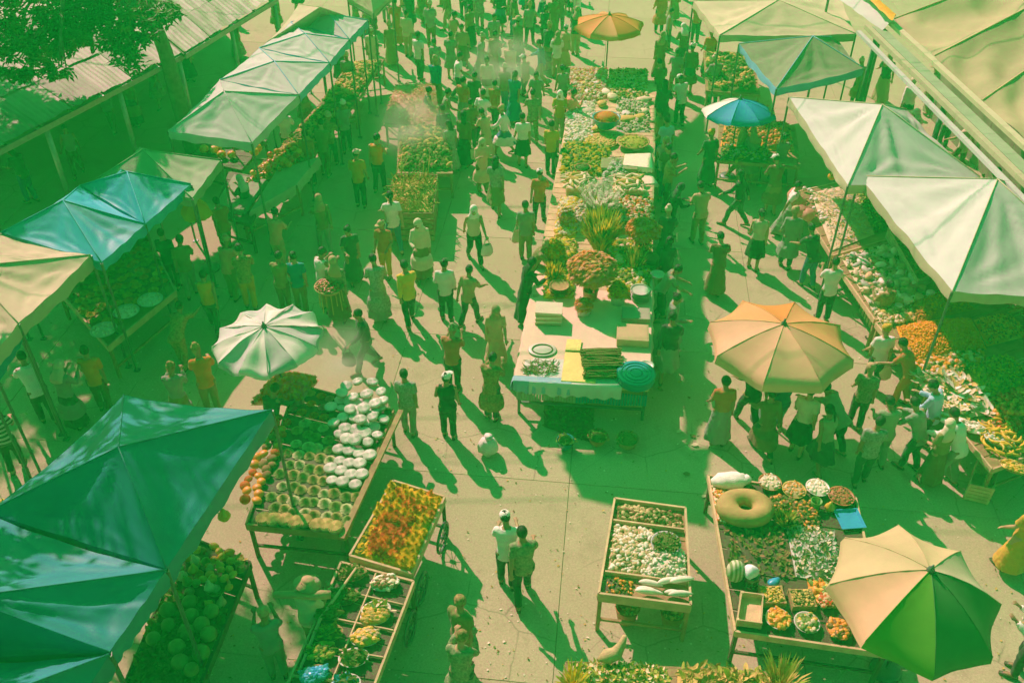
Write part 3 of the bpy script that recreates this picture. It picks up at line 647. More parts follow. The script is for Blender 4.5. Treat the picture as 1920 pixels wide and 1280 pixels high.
def top_mesh(pose, kind):
    key = ('top', pose, kind)
    if key in _cache: return _cache[key]
    J = skeleton(pose); mb = MB(); g = .014
    rg = torso_rings(J, g, -0.10 if kind != 'tank' else -0.02, .53)
    if kind == 'coat':   # long loose coat or robe to the knee
        c = J['hip']; rg = [(Vector((c.x, c.y, .40)), X3, Y3, .275, .235+abs(POSES[pose][0])*.27), (Vector((c.x, c.y, .62)), X3, Y3, .24, .195+abs(POSES[pose][0])*.16)]+rg
    if kind == 'dress':
        c = J['hip']; rg = [(Vector((c.x, c.y, .16)), X3, Y3, .27, .22+abs(POSES[pose][0])*.25), (Vector((c.x, c.y, .5)), X3, Y3, .21, .17+abs(POSES[pose][0])*.1)]+rg
    ell_ring_tube(mb, rg, 20)
    for k, sd in (('l', 1), ('r', -1)):
        s0 = J['T'](.12*sd, 0, .475)
        if kind == 'tank': mb.tube([s0, J[k+'sh']], [.062, .058], 12)
        elif kind in ('tee', 'dress'): mb.tube([s0, J[k+'sh'], J[k+'sh'].lerp(J[k+'el'], .75)], [.060, .066, .066], 12)
        else: mb.tube([s0, J[k+'sh'], J[k+'sh'].lerp(J[k+'el'], .5), J[k+'el'], J[k+'el'].lerp(J[k+'wr'], .5), J[k+'el'].lerp(J[k+'wr'], .92)], [.060, .065, .059, .055, .050, .040], 12)
    me = remesh(mb, 'shirt' if kind not in ('coat', 'dress') else kind, .020, [None], .012, 1); _cache[key] = me; return me
def bottom_mesh(pose, kind):
    key = ('bot', pose, kind)
    if key in _cache: return _cache[key]
    J = skeleton(pose); mb = MB(); hip = J['hip']; cr = POSES[pose][5]
    if kind in ('skirt', 'long skirt') and cr < .2:
        st = abs(POSES[pose][0]); z1 = .42 if kind == 'skirt' else .14; w_ = .24 if kind == 'skirt' else .26
        rg = [(Vector((0, 0, z1)), X3, Y3, w_, .19+st*.35), (Vector((0, 0, (z1+hip.z)*.5)), X3, Y3, .215, .165+st*.16), (hip+Vector((0, 0, -.02)), X3, Y3, .182, .138), (J['T'](0, 0, .08), X3, Y3, .160, .120)]
        n = 30; vs = []
        for q, (c, ax, ay, rx, ry) in enumerate(rg):
            for j in range(n):
                t = 2*math.pi*j/n; f_ = 1+(.09 if q == 0 else .05 if q == 1 else .01)*math.sin(t*7+q); vs.append(c+ax*math.cos(t)*rx*f_+ay*math.sin(t)*ry*f_)
        mb.add(vs, [(i*n+j, i*n+(j+1) % n, (i+1)*n+(j+1) % n, (i+1)*n+j) for i in range(3) for j in range(n)]+[tuple(reversed(range(n))), tuple(3*n+j for j in range(n))])
    else:
        ell_ring_tube(mb, [(J['T'](0, 0, z), J['Lr'] @ X3, J['Lr'] @ Y3, rx, ry) for z, rx, ry in ((-.10, .155, .115), (-.02, .174, .128), (.09, .160, .116))], 18)
        e = .96 if kind != 'shorts' else 0
        for k in 'lr':
            pts = [J[k+'hp']+Vector((0, 0, .05)), J[k+'hp'], J[k+'hp'].lerp(J[k+'kn'], .5), J[k+'kn']]; rr = [.092, .098, .088, .074]
            if kind != 'shorts': pts += [J[k+'kn'].lerp(J[k+'ft'], .5)+Vector((0, .01, 0)), J[k+'kn'].lerp(J[k+'ft'], e)]; rr += [.068, .062]
            if kind == 'shorts': pts[-1] = J[k+'hp'].lerp(J[k+'kn'], .95)
            mb.tube(pts, rr, 12)
    me = remesh(mb, 'skirt' if 'skirt' in kind else 'trousers', .021, [None], .011, 1); _cache[key] = me; return me
def shoe_mesh(pose, k):
    key = ('shoe', pose, k)
    if key in _cache: return _cache[key]
    J = skeleton(pose); mb = MB(); f_ = J[k+'ft']; t = J[k+'toe']
    ell_ring_tube(mb, [(f_+Vector((0, .075, -.045)), X3, Vector((0, 0, 1)), .030, .026), (f_+Vector((0, .02, -.035)), X3, Vector((0, 0, 1)), .042, .038), (f_.lerp(t, .6)+Vector((0, 0, -.004)), X3, Vector((0, 0, 1)), .047, .030), (t+Vector((0, -.035, -.004)), X3, Vector((0, 0, 1)), .028, .018)], 12)
    me = mb.mesh('shoe', [None], True); _cache[key] = me; return me
def head_mesh(pose, kind):
    key = ('hd', pose, kind)
    if key in _cache: return _cache[key]
    J = skeleton(pose); h = J['head']; H = J['hr']; mb = MB(); V = lambda x, y, z: h+H @ Vector((x, y, z))
    if kind == 'short': mb.ell(V(0, .016, .024), (.084, .098, .104), 16, 12, M=H, nz=.06)
    if kind in ('long', 'bun', 'tail'): mb.ell(V(0, .018, .022), (.088, .102, .108), 16, 12, M=H, nz=.06)
    if kind == 'long': ell_ring_tube(mb, [(V(0, .03, .02), X3, Y3, .085, .075), (V(0, .06, -.10), X3, Y3, .090, .055), (V(0, .085, -.24), X3, Y3, .075, .035), (V(0, .09, -.32), X3, Y3, .03, .016)], 12)
    if kind == 'bun': mb.ell(V(0, .105, .055), (.046, .042, .044), 10, 8)
    if kind == 'tail': mb.tube([V(0, .10, .03), V(0, .15, -.02), V(0, .15, -.20)], [.03, .032, .012], 8)
    if kind == 'cap': mb.ell(V(0, .004, .040), (.090, .108, .088), 18, 10, M=H); mb.ell(V(0, -.12, .040), (.068, .068, .010), 14, 6, M=H)
    if kind == 'straw hat':
        T_ = MB(); T_.lathe([(.20, .035), (.205, .042), (.10, .070), (.095, .12), (.06, .150), (.0, .155), (.0, .15), (.085, .11), (.095, .060), (.20, .030)], n=24, cap=False); mb.add([V(*p) for p in T_.v], T_.f)
    if kind == 'scarf':
        mb.ell(V(0, .014, .018), (.094, .108, .118), 16, 12, M=H, nz=.05)
        ell_ring_tube(mb, [(V(0, .03, -.02), X3, Y3, .095, .09), (V(0, .03, -.12), X3, Y3, .10, .095), (V(0, .035, -.22), X3, Y3, .16, .12), (V(0, .06, -.32), X3, Y3, .15, .08)], 14)
    if kind == 'wrap': mb.ell(V(0, .014, .045), (.090, .102, .088), 16, 12, M=H, nz=.12, ns=6); mb.ell(V(0, .07, .12), (.055, .06, .045), 10, 8, nz=.1)
    nm = {'cap': 'cap', 'straw hat': 'hat', 'scarf': 'headscarf', 'wrap': 'headwrap'}.get(kind, 'hair')
    me = mb.mesh(nm, [None], True); _cache[key] = me; return me
def put(me, root, m, name=None):
    o = obj(name or me.name.split('.')[0], me, root); o.material_slots[0].link = 'OBJECT'; o.material_slots[0].material = m; return o
PEOPLE = []
def person(px, py, yaw, pose, top, topk, bot, botk, head='short', headc=None, where='', held='', scale=1.0, z=0.0, label=None, group=None, skin=None, world=None):
    loc = P(px, py, z) if world is None else Vector(world)
    hd = {'short': 'short black hair', 'long': 'long black hair', 'bun': 'hair in a bun', 'tail': 'black ponytail', 'cap': f'{headc} cap', 'straw hat': f'{headc} wide hat', 'scarf': f'{headc} headscarf', 'wrap': f'{headc} headwrap'}[head]
    if topk == 'dress': cl = f'{top} dress'
    elif topk == 'coat': cl = f'{top} robe over {bot} {botk}'
    else: cl = f'{top} {"top" if topk == "tank" else "shirt"}, {bot} {botk}'
    lab = label or f'person in {cl}{"" if head == "short" else ", "+hd}, {where}'
    if len(lab.split()) > 16: lab = f'person in {cl}, {where}'
    if len(lab.split()) > 16: lab = f'person in {top} {topk if topk in ("dress", "coat") else "shirt"}, {where}'
    root = thing('person', lab, 'person', loc, R(yaw), group); root.scale = (scale,)*3
    sk = skin or (skin_m if (int(px*7+py) % 3) else skin2_m)
    obj('body', body_mesh(pose, skin_m), root); bo = root.children[0] if root.children else None; bo.material_slots[0].link = 'OBJECT'; bo.material_slots[0].material = sk
    tp = put(top_mesh(pose, topk), root, FAB[top])
    if topk != 'dress': put(bottom_mesh(pose, botk), root, FAB[bot])
    for k in 'lr': put(shoe_mesh(pose, k), root, shoe_m)
    if head in ('short', 'long', 'bun', 'tail'): put(head_mesh(pose, head), root, hair_m)
    else:
        put(head_mesh(pose, 'short'), root, hair_m) if head in ('cap', 'straw hat') else None
        put(head_mesh(pose, head), root, FAB[headc])
    PEOPLE.append((root, pose)); return root
def hand_pos(root, pose, k='l'):
    J = skeleton(pose); p = J[k+'wr']+J[k+'hd']*.09
    return root.location+Matrix.Rotation(root.rotation_euler.z, 3, 'Z') @ (p*root.scale[0])
def make_bag(label, at_, m, size=(.30, .14, .32), group=None, kind='carrier bag'):
    root = thing('shopping_bag', label, 'bag', at_, random.uniform(-.6, .6), group); mb = MB()
    w_, d_, h_ = size; z0 = -.16-h_
    vs = []; n = 16
    for z, k in ((z0, .75), (z0+.06, 1.05), (z0+h_*.55, 1.0), (z0+h_, .72)):
        for j in range(n):
            t = 2*math.pi*j/n; q = 1+.10*noise.noise(Vector((math.cos(t)*2, math.sin(t)*2, z*9))); vs.append(Vector((math.cos(t)*w_/2*k*q, math.sin(t)*d_/2*k*q, z)))
    mb.add(vs, [(i*n+j, i*n+(j+1) % n, (i+1)*n+(j+1) % n, (i+1)*n+j) for i in range(3) for j in range(n)]+[tuple(reversed(range(n)))])
    mb.build('bag_body', m, root, True)
    for sd in (-1, 1): hb = MB(); hb.tube([(-w_*.25, sd*.03, -.17), (-w_*.12, sd*.01, -.02), (0, 0, 0.0), (w_*.12, sd*.01, -.02), (w_*.25, sd*.03, -.17)], .008, 6); hb.build('handle', m, root, True)
    return root

# people one by one: pixel of the feet, heading (0 faces the camera, 180 away), pose, clothes
W = 'where'
near = [
 (678, 388, 180, 'akimbo', 'mustard', 'tee', 'black', 'trousers', 'cap', 'cream', 'before the small straw cart'),
 (713, 358, 170, 'stand', 'orange', 'tank', 'charcoal', 'trousers', 'short', None, 'at the left end of the straw cart'),
 (788, 150, 150, 'stand', 'white', 'tee', 'charcoal', 'trousers', 'short', None, 'standing alone behind the straw covered tray'),
 (612, 472, 200, 'walk', 'olive', 'long', 'grey green', 'trousers', 'scarf', 'tan', 'walking on the bare ground near the sage tent'),
 (528, 505, 160, 'look', 'salmon', 'tee', 'tan', 'trousers', 'short', None, 'standing at the top of the group of four'),
 (665, 528, 20, 'stand', 'dark green', 'dress', 'dark green', 'skirt', 'bun', None, 'alone between the group of four and the robed person'),
 (726, 518, -10, 'akimbo', 'rust', 'tee', 'mustard', 'trousers', 'cap', 'tan', 'left of the person in a cream robe'),
 (793, 522, 10, 'stand', 'cream', 'coat', 'brown', 'long skirt', 'scarf', 'cream', 'in the middle of the wide aisle'),
 (890, 490, 15, 'walk', 'cream', 'tank', 'black', 'trousers', 'scarf', 'white', 'walking down the middle of the aisle'),
 (985, 487, 180, 'stand', 'grey green', 'tee', 'olive', 'trousers', 'short', None, 'walking away close to the central stall'),
 (770, 608, 200, 'walk2', 'yellow', 'long', 'black', 'trousers', 'short', None, 'left of the man with spread white jacket'),
 (838, 600, 185, 'akimbo', 'white', 'long', 'black', 'trousers', 'short', None, 'seen from behind in the centre of the aisle'),
 (714, 600, 190, 'look', 'patterned grey', 'coat', 'grey', 'long skirt', 'short', None, 'below the person in rust and mustard'),
 (614, 582, 140, 'hold', 'white', 'tank', 'black', 'shorts', 'short', None, 'right end of the group of four'),
 (568, 584, 185, 'stand', 'teal', 'tee', 'olive', 'trousers', 'short', None, 'in the group above the white umbrella'),
 (538, 586, 170, 'hold', 'olive', 'tee', 'brown', 'trousers', 'short', None, 'leftmost of the group of four'),
 (692, 690, -60, 'walk', 'charcoal', 'long', 'charcoal', 'trousers', 'short', None, 'striding right of the white umbrella'),
 (768, 812, 175, 'stand', 'patterned grey', 'tee', 'grey green', 'trousers', 'short', None, 'beside the stall of round white tins'),
 (851, 732, 170, 'hold', 'red brown', 'tee', 'black', 'trousers', 'wrap', 'patterned green', 'behind the white capped person in black'),
 (842, 818, 180, 'akimbo', 'black', 'tank', 'black', 'trousers', 'cap', 'white', 'in the middle of the lower aisle'),
 (922, 785, 165, 'hold', 'patterned brown', 'coat', 'charcoal', 'trousers', 'short', None, 'walking away left of the blue clothed table'),
 (930, 684, 5, 'stand', 'tan', 'dress', 'tan', 'skirt', 'scarf', 'khaki', 'by the left corner of the central stall'),
 (984, 604, 120, 'look', 'black', 'long', 'black', 'long skirt', 'long', None, 'bent toward the left side of the central stall'),
 (996, 556, 90, 'reach', 'olive', 'long', 'olive', 'trousers', 'wrap', 'tan', 'reaching to the left side of the central stall'),
 (980, 312, 185, 'stand', 'white', 'tee', 'black', 'skirt', 'short', None, 'left of the person in yellow'),
 (1032, 328, 170, 'stand', 'yellow', 'tee', 'dark green', 'trousers', 'short', None, 'close to the left edge of the central stall'),
 (872, 312, 160, 'stand', 'brown', 'long', 'black', 'long skirt', 'long', None, 'right of the straw cart'),
 (950, 1096, 178, 'look', 'white', 'tee', 'black', 'trousers', 'cap', 'white', 'left one of the pair walking at the bottom'),
 (980, 1122, 186, 'walk2', 'patterned green', 'tee', 'black', 'trousers', 'short', None, 'right one of the pair walking at the bottom'),
 (868, 1316, 170, 'hold', 'patterned green', 'coat', 'black', 'trousers', 'wrap', 'patterned brown', 'at the bottom edge by the vegetable cart'),
 (868, 1246, 150, 'stand', 'olive', 'tee', 'olive', 'trousers', 'wrap', 'patterned brown', 'in the shade just above the bottom edge'),
 (592, 1218, 150, 'hold', 'cream', 'tee', 'olive', 'trousers', 'straw hat', 'tan', 'in the shade between the two carts'),
 (524, 1266, 200, 'hold', 'grey', 'tee', 'grey green', 'trousers', 'wrap', 'tan', 'in the deep shade beside the fruit stand'),
 (346, 690, 175, 'bend', 'patterned brown', 'tee', 'patterned brown', 'trousers', 'short', None, 'squatting between the white umbrella and the left stall'),
 (405, 620, 190, 'walk', 'mustard', 'tank', 'dark green', 'trousers', 'short', None, 'in the shade above the white umbrella'),
 (350, 800, 190, 'hold', 'grey', 'coat', 'olive', 'long skirt', 'wrap', 'patterned brown', 'left of the vendor in orange'),
 (402, 776, 200, 'look', 'orange', 'tee', 'olive', 'trousers', 'wrap', 'patterned brown', 'working under the white umbrella'),
 (520, 850, 160, 'reach', 'charcoal', 'long', 'black', 'trousers', 'short', None, 'reaching over the tins from behind'),
 (440, 560, 160, 'look', 'salmon', 'tee', 'olive', 'trousers', 'wrap', 'tan', 'left one of the pair right of the flower stall'),
 (472, 578, 190, 'look', 'patterned brown', 'tee', 'mustard', 'trousers', 'bun', None, 'right one of the pair near the flower stall'),
 (362, 555, 200, 'stand', 'olive', 'tee', 'grey green', 'trousers', 'short', None, 'in the shade right of the flower stall'),
 (330, 540, 180, 'stand', 'dark green', 'long', 'charcoal', 'trousers', 'short', None, 'half hidden by the flower stall'),
 (148, 800, 160, 'hold', 'grey', 'coat', 'charcoal', 'long skirt', 'scarf', 'cream', 'in the dark left alley near the orange shirt'),
 (200, 770, 190, 'stand', 'orange', 'tee', 'brown', 'trousers', 'short', None, 'at the near end of the flower stall'),
 (95, 792, 220, 'reach', 'white', 'tee', 'charcoal', 'trousers', 'short', None, 'in the dark left alley'),
 (35, 880, 200, 'stand', 'striped', 'tee', 'black', 'trousers', 'short', None, 'in the dark by the left frame edge'),
 (625, 312, 180, 'stand', 'patterned brown', 'tee', 'charcoal', 'trousers', 'wrap', 'cream', 'beside the goods right of the white tents'),
 (652, 285, 190, 'stand', 'grey', 'tee', 'charcoal', 'trousers', 'wrap', 'white', 'near the right side of the white tents'),
 (585, 345, 180, 'stand', 'red brown', 'tee', 'black', 'trousers', 'short', None, 'in the shade below the white tents'),
 (612, 330, 170, 'look', 'olive', 'tee', 'brown', 'trousers', 'short', None, 'second in the shaded queue by the white tents'),
 (1272, 236, 200, 'look', 'white', 'tee', 'black', 'trousers', 'cap', 'white', 'in the right aisle behind the blue bag person'),
 (1242, 320, 195, 'stand', 'pale blue', 'tee', 'charcoal', 'trousers', 'short', None, 'right beside the central stall'),
 (1322, 348, 190, 'stand', 'dark green', 'dress', 'black', 'skirt', 'wrap', 'mustard', 'in front of the blue and white umbrella'),
 (1306, 456, 190, 'look', 'tan', 'tee', 'olive', 'trousers', 'short', None, 'in the right aisle above the dark dress'),
 (1338, 552, 175, 'look', 'brown', 'dress', 'black', 'skirt', 'short', None, 'above the large peach umbrella'),
 (1410, 504, 165, 'stand', 'cream', 'tank', 'black', 'skirt', 'bun', None, 'middle of the right aisle'),
 (1378, 424, 240, 'walk', 'black', 'long', 'dark green', 'trousers', 'long', None, 'walking in the right aisle'),
 (1512, 538, 200, 'reach', 'charcoal', 'tee', 'denim blue', 'trousers', 'short', None, 'at the long right stall under the front tent pole'),
 (1540, 602, 180, 'hold', 'white', 'tee', 'black', 'trousers', 'short', None, 'beside the striped crate fronts'),
 (1630, 728, 185, 'stand', 'white', 'tee', 'black', 'trousers', 'wrap', 'mustard', 'right of the large peach umbrella'),
 (1686, 760, 230, 'reach', 'rust', 'tee', 'rust', 'trousers', 'short', None, 'leaning on the long right stall'),
 (1342, 828, 180, 'stand', 'rust', 'tee', 'grey', 'long skirt', 'bun', None, 'left of the large peach umbrella'),
 (1398, 800, 190, 'walk', 'black', 'tee', 'black', 'trousers', 'short', None, 'under the peach umbrella'),
 (1450, 812, 170, 'walk2', 'denim blue', 'tee', 'denim blue', 'trousers', 'short', None, 'under the peach umbrella'),
 (1490, 850, 150, 'stand', 'cream', 'tee', 'black', 'skirt', 'short', None, 'bottom side of the peach umbrella'),
 (1560, 850, 210, 'bend', 'grey green', 'tee', 'charcoal', 'trousers', 'short', None, 'right of the cream shirted person'),
 (1640, 872, 180, 'look', 'pale green', 'tee', 'grey green', 'trousers', 'short', None, 'in the queue at the right stall'),
 #(1592, 840, 200, 'look', 'salmon', 'long', 'black', 'trousers', 'short', None, 'at the right end of the peach umbrella'),
 (1702, 880, 215, 'reach', 'grey green', 'long', 'dark green', 'trousers', 'short', None, 'in the queue below the rust shirt'),
 #(1672, 830, 215, 'hold', 'charcoal', 'tee', 'black', 'trousers', 'short', None, 'in the shade below the rust shirt'),
 (1772, 905, 215, 'reach', 'white', 'long', 'grey green', 'trousers', 'short', None, 'bent over the lower end of the right stall'),
 (1726, 842, 225, 'look', 'pale blue', 'long', 'charcoal', 'trousers', 'short', None, 'leaning at the lower right stall'),
 (1600, 800, 160, 'stand', 'patterned green', 'tee', 'black', 'trousers', 'wrap', 'tan', 'in the queue at the right end of the peach umbrella'),
 (1530, 880, 195, 'walk2', 'pale green', 'tank', 'charcoal', 'skirt', 'tail', None, 'at the near edge of the right queue'),
 (1610, 905, 170, 'stand', 'patterned grey', 'tee', 'dark green', 'trousers', 'short', None, 'nearest in the right queue'),
 (1738, 905, 205, 'akimbo', 'olive', 'tee', 'brown', 'long skirt', 'scarf', 'cream', 'last in the right queue'),
 (1425, 850, 185, 'walk', 'brown', 'coat', 'black', 'trousers', 'short', None, 'in the shade of the peach umbrella'),
 (1640, 640, 200, 'hold', 'patterned brown', 'tee', 'olive', 'trousers', 'bun', None, 'behind the white shirted shopper at the right stall'),
 (1470, 500, 170, 'stand', 'grey green', 'coat', 'charcoal', 'trousers', 'wrap', 'tan', 'beside the far end of the long right stall'),
 (742, 470, 200, 'walk', 'white', 'tee', 'denim blue', 'trousers', 'tail', None, 'just below the straw cart'),
 (640, 600, 175, 'stand', 'patterned green', 'long', 'brown', 'long skirt', 'scarf', 'tan', 'between the group of four and the striding person'),
 (880, 610, 150, 'walk2', 'tan', 'tee', 'charcoal', 'trousers', 'short', None, 'between the white jacket and the central stall'),
 (930, 400, 180, 'walk', 'patterned grey', 'tee', 'olive', 'skirt', 'long', None, 'above the white scarfed walker'),
 (905, 360, 20, 'hold', 'peach', 'coat', 'brown', 'trousers', 'scarf', 'cream', 'below the far crowd'),
 (1010, 420, 170, 'walk2', 'rust', 'tee', 'charcoal', 'trousers', 'cap', 'white', 'beside the left edge of the crates'),
 (1886, 1066, 200, 'stand', 'mustard', 'dress', 'mustard', 'skirt', 'short', None, 'cut by the right edge of the photo'),
 (1902, 1262, 240, 'hold', 'white', 'long', 'black', 'trousers', 'short', None, 'at the lower right corner'),
 (1068, 262, 130, 'hold', 'salmon', 'long', 'brown', 'trousers', 'short', None, 'at the left edge of the central stall'),
 (1245, 395, 90, 'hold', 'patterned brown', 'tee', 'charcoal', 'trousers', 'short', None, 'in the shade right of the central stall'),
 (1252, 450, 100, 'look', 'black', 'long', 'black', 'trousers', 'scarf', 'charcoal', 'in the shade right of the orange bouquet'),
 (1232, 600, 80, 'reach', 'grey green', 'tee', 'black', 'trousers', 'short', None, 'leaning at the right side of the central stall'),
]
for r_ in near:
    px, py, yaw, pose, top, topk, bot, botk, head, hc, where = r_
    if pose == 'stand' and (px+py) % 2: pose = 'stand2'
    person(px, py, yaw, pose, top, topk, bot, botk, head, hc, where=where, scale=random.uniform(.97, 1.05))
# the crowd at the far end
crowd = random.Random(11); used = set()
tops = ['white', 'cream', 'grey green', 'olive', 'patterned grey', 'tan', 'brown', 'charcoal', 'rust', 'pale green', 'mustard', 'patterned brown', 'grey', 'khaki', 'dark green', 'patterned green', 'teal', 'peach']
bots = ['black', 'charcoal', 'olive', 'brown', 'grey green', 'dark green', 'denim blue', 'khaki']
heads = [('short', None)]*6+[('long', None), ('bun', None), ('tail', None), ('wrap', 'cream'), ('wrap', 'tan'), ('scarf', 'white'), ('cap', 'white'), ('straw hat', 'tan'), ('scarf', 'khaki')]
spots = [(806, 250), (838, 262), (858, 190), (822, 205), (848, 150), (905, 262), (930, 240), (892, 225), (870, 128), (884, 88), (905, 150), (928, 112), (955, 172), (938, 60), (1008, 222), (1012, 160), (1040, 150), (1052, 210), (968, 120), (990, 85), (1022, 96),
         (1050, 60), (1078, 105), (812, 90), (840, 58), (868, 40), (900, 20), (930, 10), (960, 36), (985, 12), (1015, 40), (1040, 16), (1070, 30), (830, 8), (860, -20), (890, -30), (920, -26), (950, -22), (980, -30), (1010, -18), (1040, -34), (945, 290), (910, 300), (882, 285),
         (850, 320), (962, 228), (1000, 262), (820, 160), (915, 195), (1080, 60), (790, 40)]
def crowd_person(px, py, where, dark=False):
    for _ in range(60):
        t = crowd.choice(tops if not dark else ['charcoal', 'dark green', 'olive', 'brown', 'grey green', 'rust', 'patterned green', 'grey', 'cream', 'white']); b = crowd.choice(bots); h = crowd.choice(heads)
        tk = crowd.choice(['tee', 'tee', 'long', 'coat', 'tank', 'dress']); bk = crowd.choice(['trousers', 'trousers', 'trousers', 'long skirt', 'skirt'])
        key = (t, tk if tk in ('coat', 'dress') else '', b if tk != 'dress' else '', bk if tk != 'dress' else '', h, where)
        if key not in used: used.add(key); break
    if topk_bad := (tk == 'tank' and h[0] == 'scarf'): tk = 'tee'
    person(px+crowd.uniform(-3, 3), py+crowd.uniform(-3, 3), crowd.choice([180, 180, 180, 0, 170, 200, 150, 90, 260])+crowd.uniform(-20, 20), crowd.choice(['stand', 'walk', 'walk2', 'look', 'hold', 'bag', 'stand2', 'akimbo', 'walk', 'walk2']), t, tk, b, bk, h[0], h[1], where=where, scale=crowd.uniform(.94, 1.06))
spots += [(985, 190), (870, 240), (945, 205), (965, 70), (1035, 70), (855, 105), (925, 150), (1060, 130), (880, 50), (995, 50), (1025, 130), (900, 60), (795, 30), (1065, 0), (835, 290), (1046, 262)]
for px, py in spots:
    crowd_person(px, py, 'in far middle crowd' if px > 900 else 'in far left crowd')
for px, py in [(1262, 40), (1250, 95), (1275, 130), (1300, 80), (1235, 150), (1290, 175), (1240, 12), (1280, 0), (1318, 30), (1325, 140), (1232, 60), (1255, -25), (1300, -30), (1335, 200), (1262, 178)]:
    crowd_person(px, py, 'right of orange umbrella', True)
for px, py in [(1400, 340), (1440, 400), (1455, 350), (1425, 290), (1378, 330), (1472, 440)]:
    crowd_person(px, py, 'near blue umbrella', True)
for px, py in [(215, 250), (255, 235), (150, 330), (300, 200), (450, 110), (520, 60), (60, 380), (580, 240), (545, 300), (660, 190), (700, 140), (640, 150), (470, 430), (430, 480), (560, 20), (700, 60), (728, 40), (752, 10), (690, 95), (745, 85), (770, 60), (715, 5), (735, 120), (765, 110), (672, 60), (405, 60), (360, 150), (430, 40)]:
    crowd_person(px, py, 'behind left stalls', True)
for px, py in [(1700, 300), (1760, 280), (1840, 420), (1890, 480), (1650, 190), (1890, 640), (1600, 200), (1735, 215), (1690, 240), (1790, 330), (1860, 560)]:
    crowd_person(px, py, 'behind right stalls', True)
for px, py in [(1236, 250), (1232, 300), (1238, 352), (1246, 372), (1240, 500), (1244, 552), (1248, 660), (1250, 712), (1234, 205)]:
    crowd_person(px, py, 'right of central stall', True)
# carried bags
for idx, k, m, lab in [(9, 'l', FAB['cream'], 'cream carrier bag held by the person walking away near the central stall'), (8, 'l', FAB['white'], 'white carrier bag in the hand of the white scarfed walker'), (25, 'r', FAB['grey green'], 'grey bag in the hand of the person in yellow'),
                       (16, 'l', FAB['charcoal'], 'dark bag held by the striding person in charcoal'), (51, 'l', FAB['blue'], 'blue bag beside the pale blue shirt at the central stall'), (59, 'r', FAB['cream'], 'pale bag held by the white shirted person right of the peach umbrella'),
                       (26, 'r', FAB['cream'], 'large cream bag hanging beside the long dark skirt by the straw cart')]:
    rt, ps = PEOPLE[idx]; make_bag(lab, hand_pos(rt, ps, k), m)
# ================================================================== STALLS AND GOODS
def quad(F, s, t):
    a, b, c, d = F; return (a*(1-s)+b*s)*(1-t)+(d*(1-s)+c*s)*t      # a near left, b near right, c far right, d far left
def PQ(z, *px): return [P(x, y, z) for x, y in px]
def table(label, F, z, m=None, n=7, th=.03, rim=.0, rim_m=None, legs=True, name='stall_table', group=None, wheels=False, leg_m=None, along=False):
    """plank topped table over the quadrilateral F, top face at height z"""
    m = m or wood; cen = sum(F, Vector())/4; root = thing(name, label, 'table' if not wheels else 'cart', (cen.x, cen.y, 0), 0, group); L = Vector((cen.x, cen.y, 0))
    for i in range(n):
        g_ = .006; a0, a1 = i/n+g_*(i > 0), (i+1)/n-g_
        q = [quad(F, a0, 0), quad(F, a1, 0), quad(F, a1, 1), quad(F, a0, 1)] if along else [quad(F, 0, a0), quad(F, 1, a0), quad(F, 1, a1), quad(F, 0, a1)]
        dz = random.uniform(-.004, .004); lo = [Vector((p.x, p.y, z-th+dz))-L for p in q]; hi = [Vector((p.x, p.y, z+dz))-L for p in q]
        mb = MB(); mb.add(lo+hi, [(3, 2, 1, 0), (4, 5, 6, 7), (0, 1, 5, 4), (1, 2, 6, 5), (2, 3, 7, 6), (3, 0, 4, 7)]); mb.build('plank', m, root)
    ring = [Vector((p.x, p.y, z))-L for p in F]
    for i in range(4):
        a, b = ring[i], ring[(i+1) % 4]; mb = MB(); h = rim+.10; mb.beam(a+Vector((0, 0, rim-h/2)), b+Vector((0, 0, rim-h/2)), .035, h); mb.build('rim_board' if rim else 'apron', rim_m or m, root)
    if legs:
        for p in ring:
            q = p*0.96; mb = MB(); mb.box((q.x, q.y, (z-.05)/2), (.06, .06, z-.05)); mb.build('leg', leg_m or m, root)
        for i in (0, 2):
            a, b = ring[i]*.95, ring[(i+1) % 4]*.95; mb = MB(); mb.beam(Vector((a.x, a.y, .28)), Vector((b.x, b.y, .28)), .04, .05); mb.build('stretcher', leg_m or m, root)
    if wheels:
        for i, s in ((1, .18), (1, .82), (3, .18), (3, .82)):
            a, b = ring[i], ring[(i+1) % 4]; p = a.lerp(b, s)*1.04; ax = (b-a).normalized(); nrm = Vector((ax.y, -ax.x, 0))
            mb = MB(); pts = []
            for k in range(21): t = 2*math.pi*k/20; pts.append(Vector((p.x, p.y, .30))+ax*math.cos(t)*.27+Vector((0, 0, math.sin(t)*.27)))
            mb.tube(pts, .028, 6)
            for k in range(8): t = math.pi*k/4; mb.tube([Vector((p.x, p.y, .30)), Vector((p.x, p.y, .30))+ax*math.cos(t)*.27+Vector((0, 0, math.sin(t)*.27))], .006, 4)
            mb.tube([Vector((p.x, p.y, .30))-nrm*.04, Vector((p.x, p.y, .30))+nrm*.04], .035, 8); mb.build('wheel', steel, root, True)
    return root
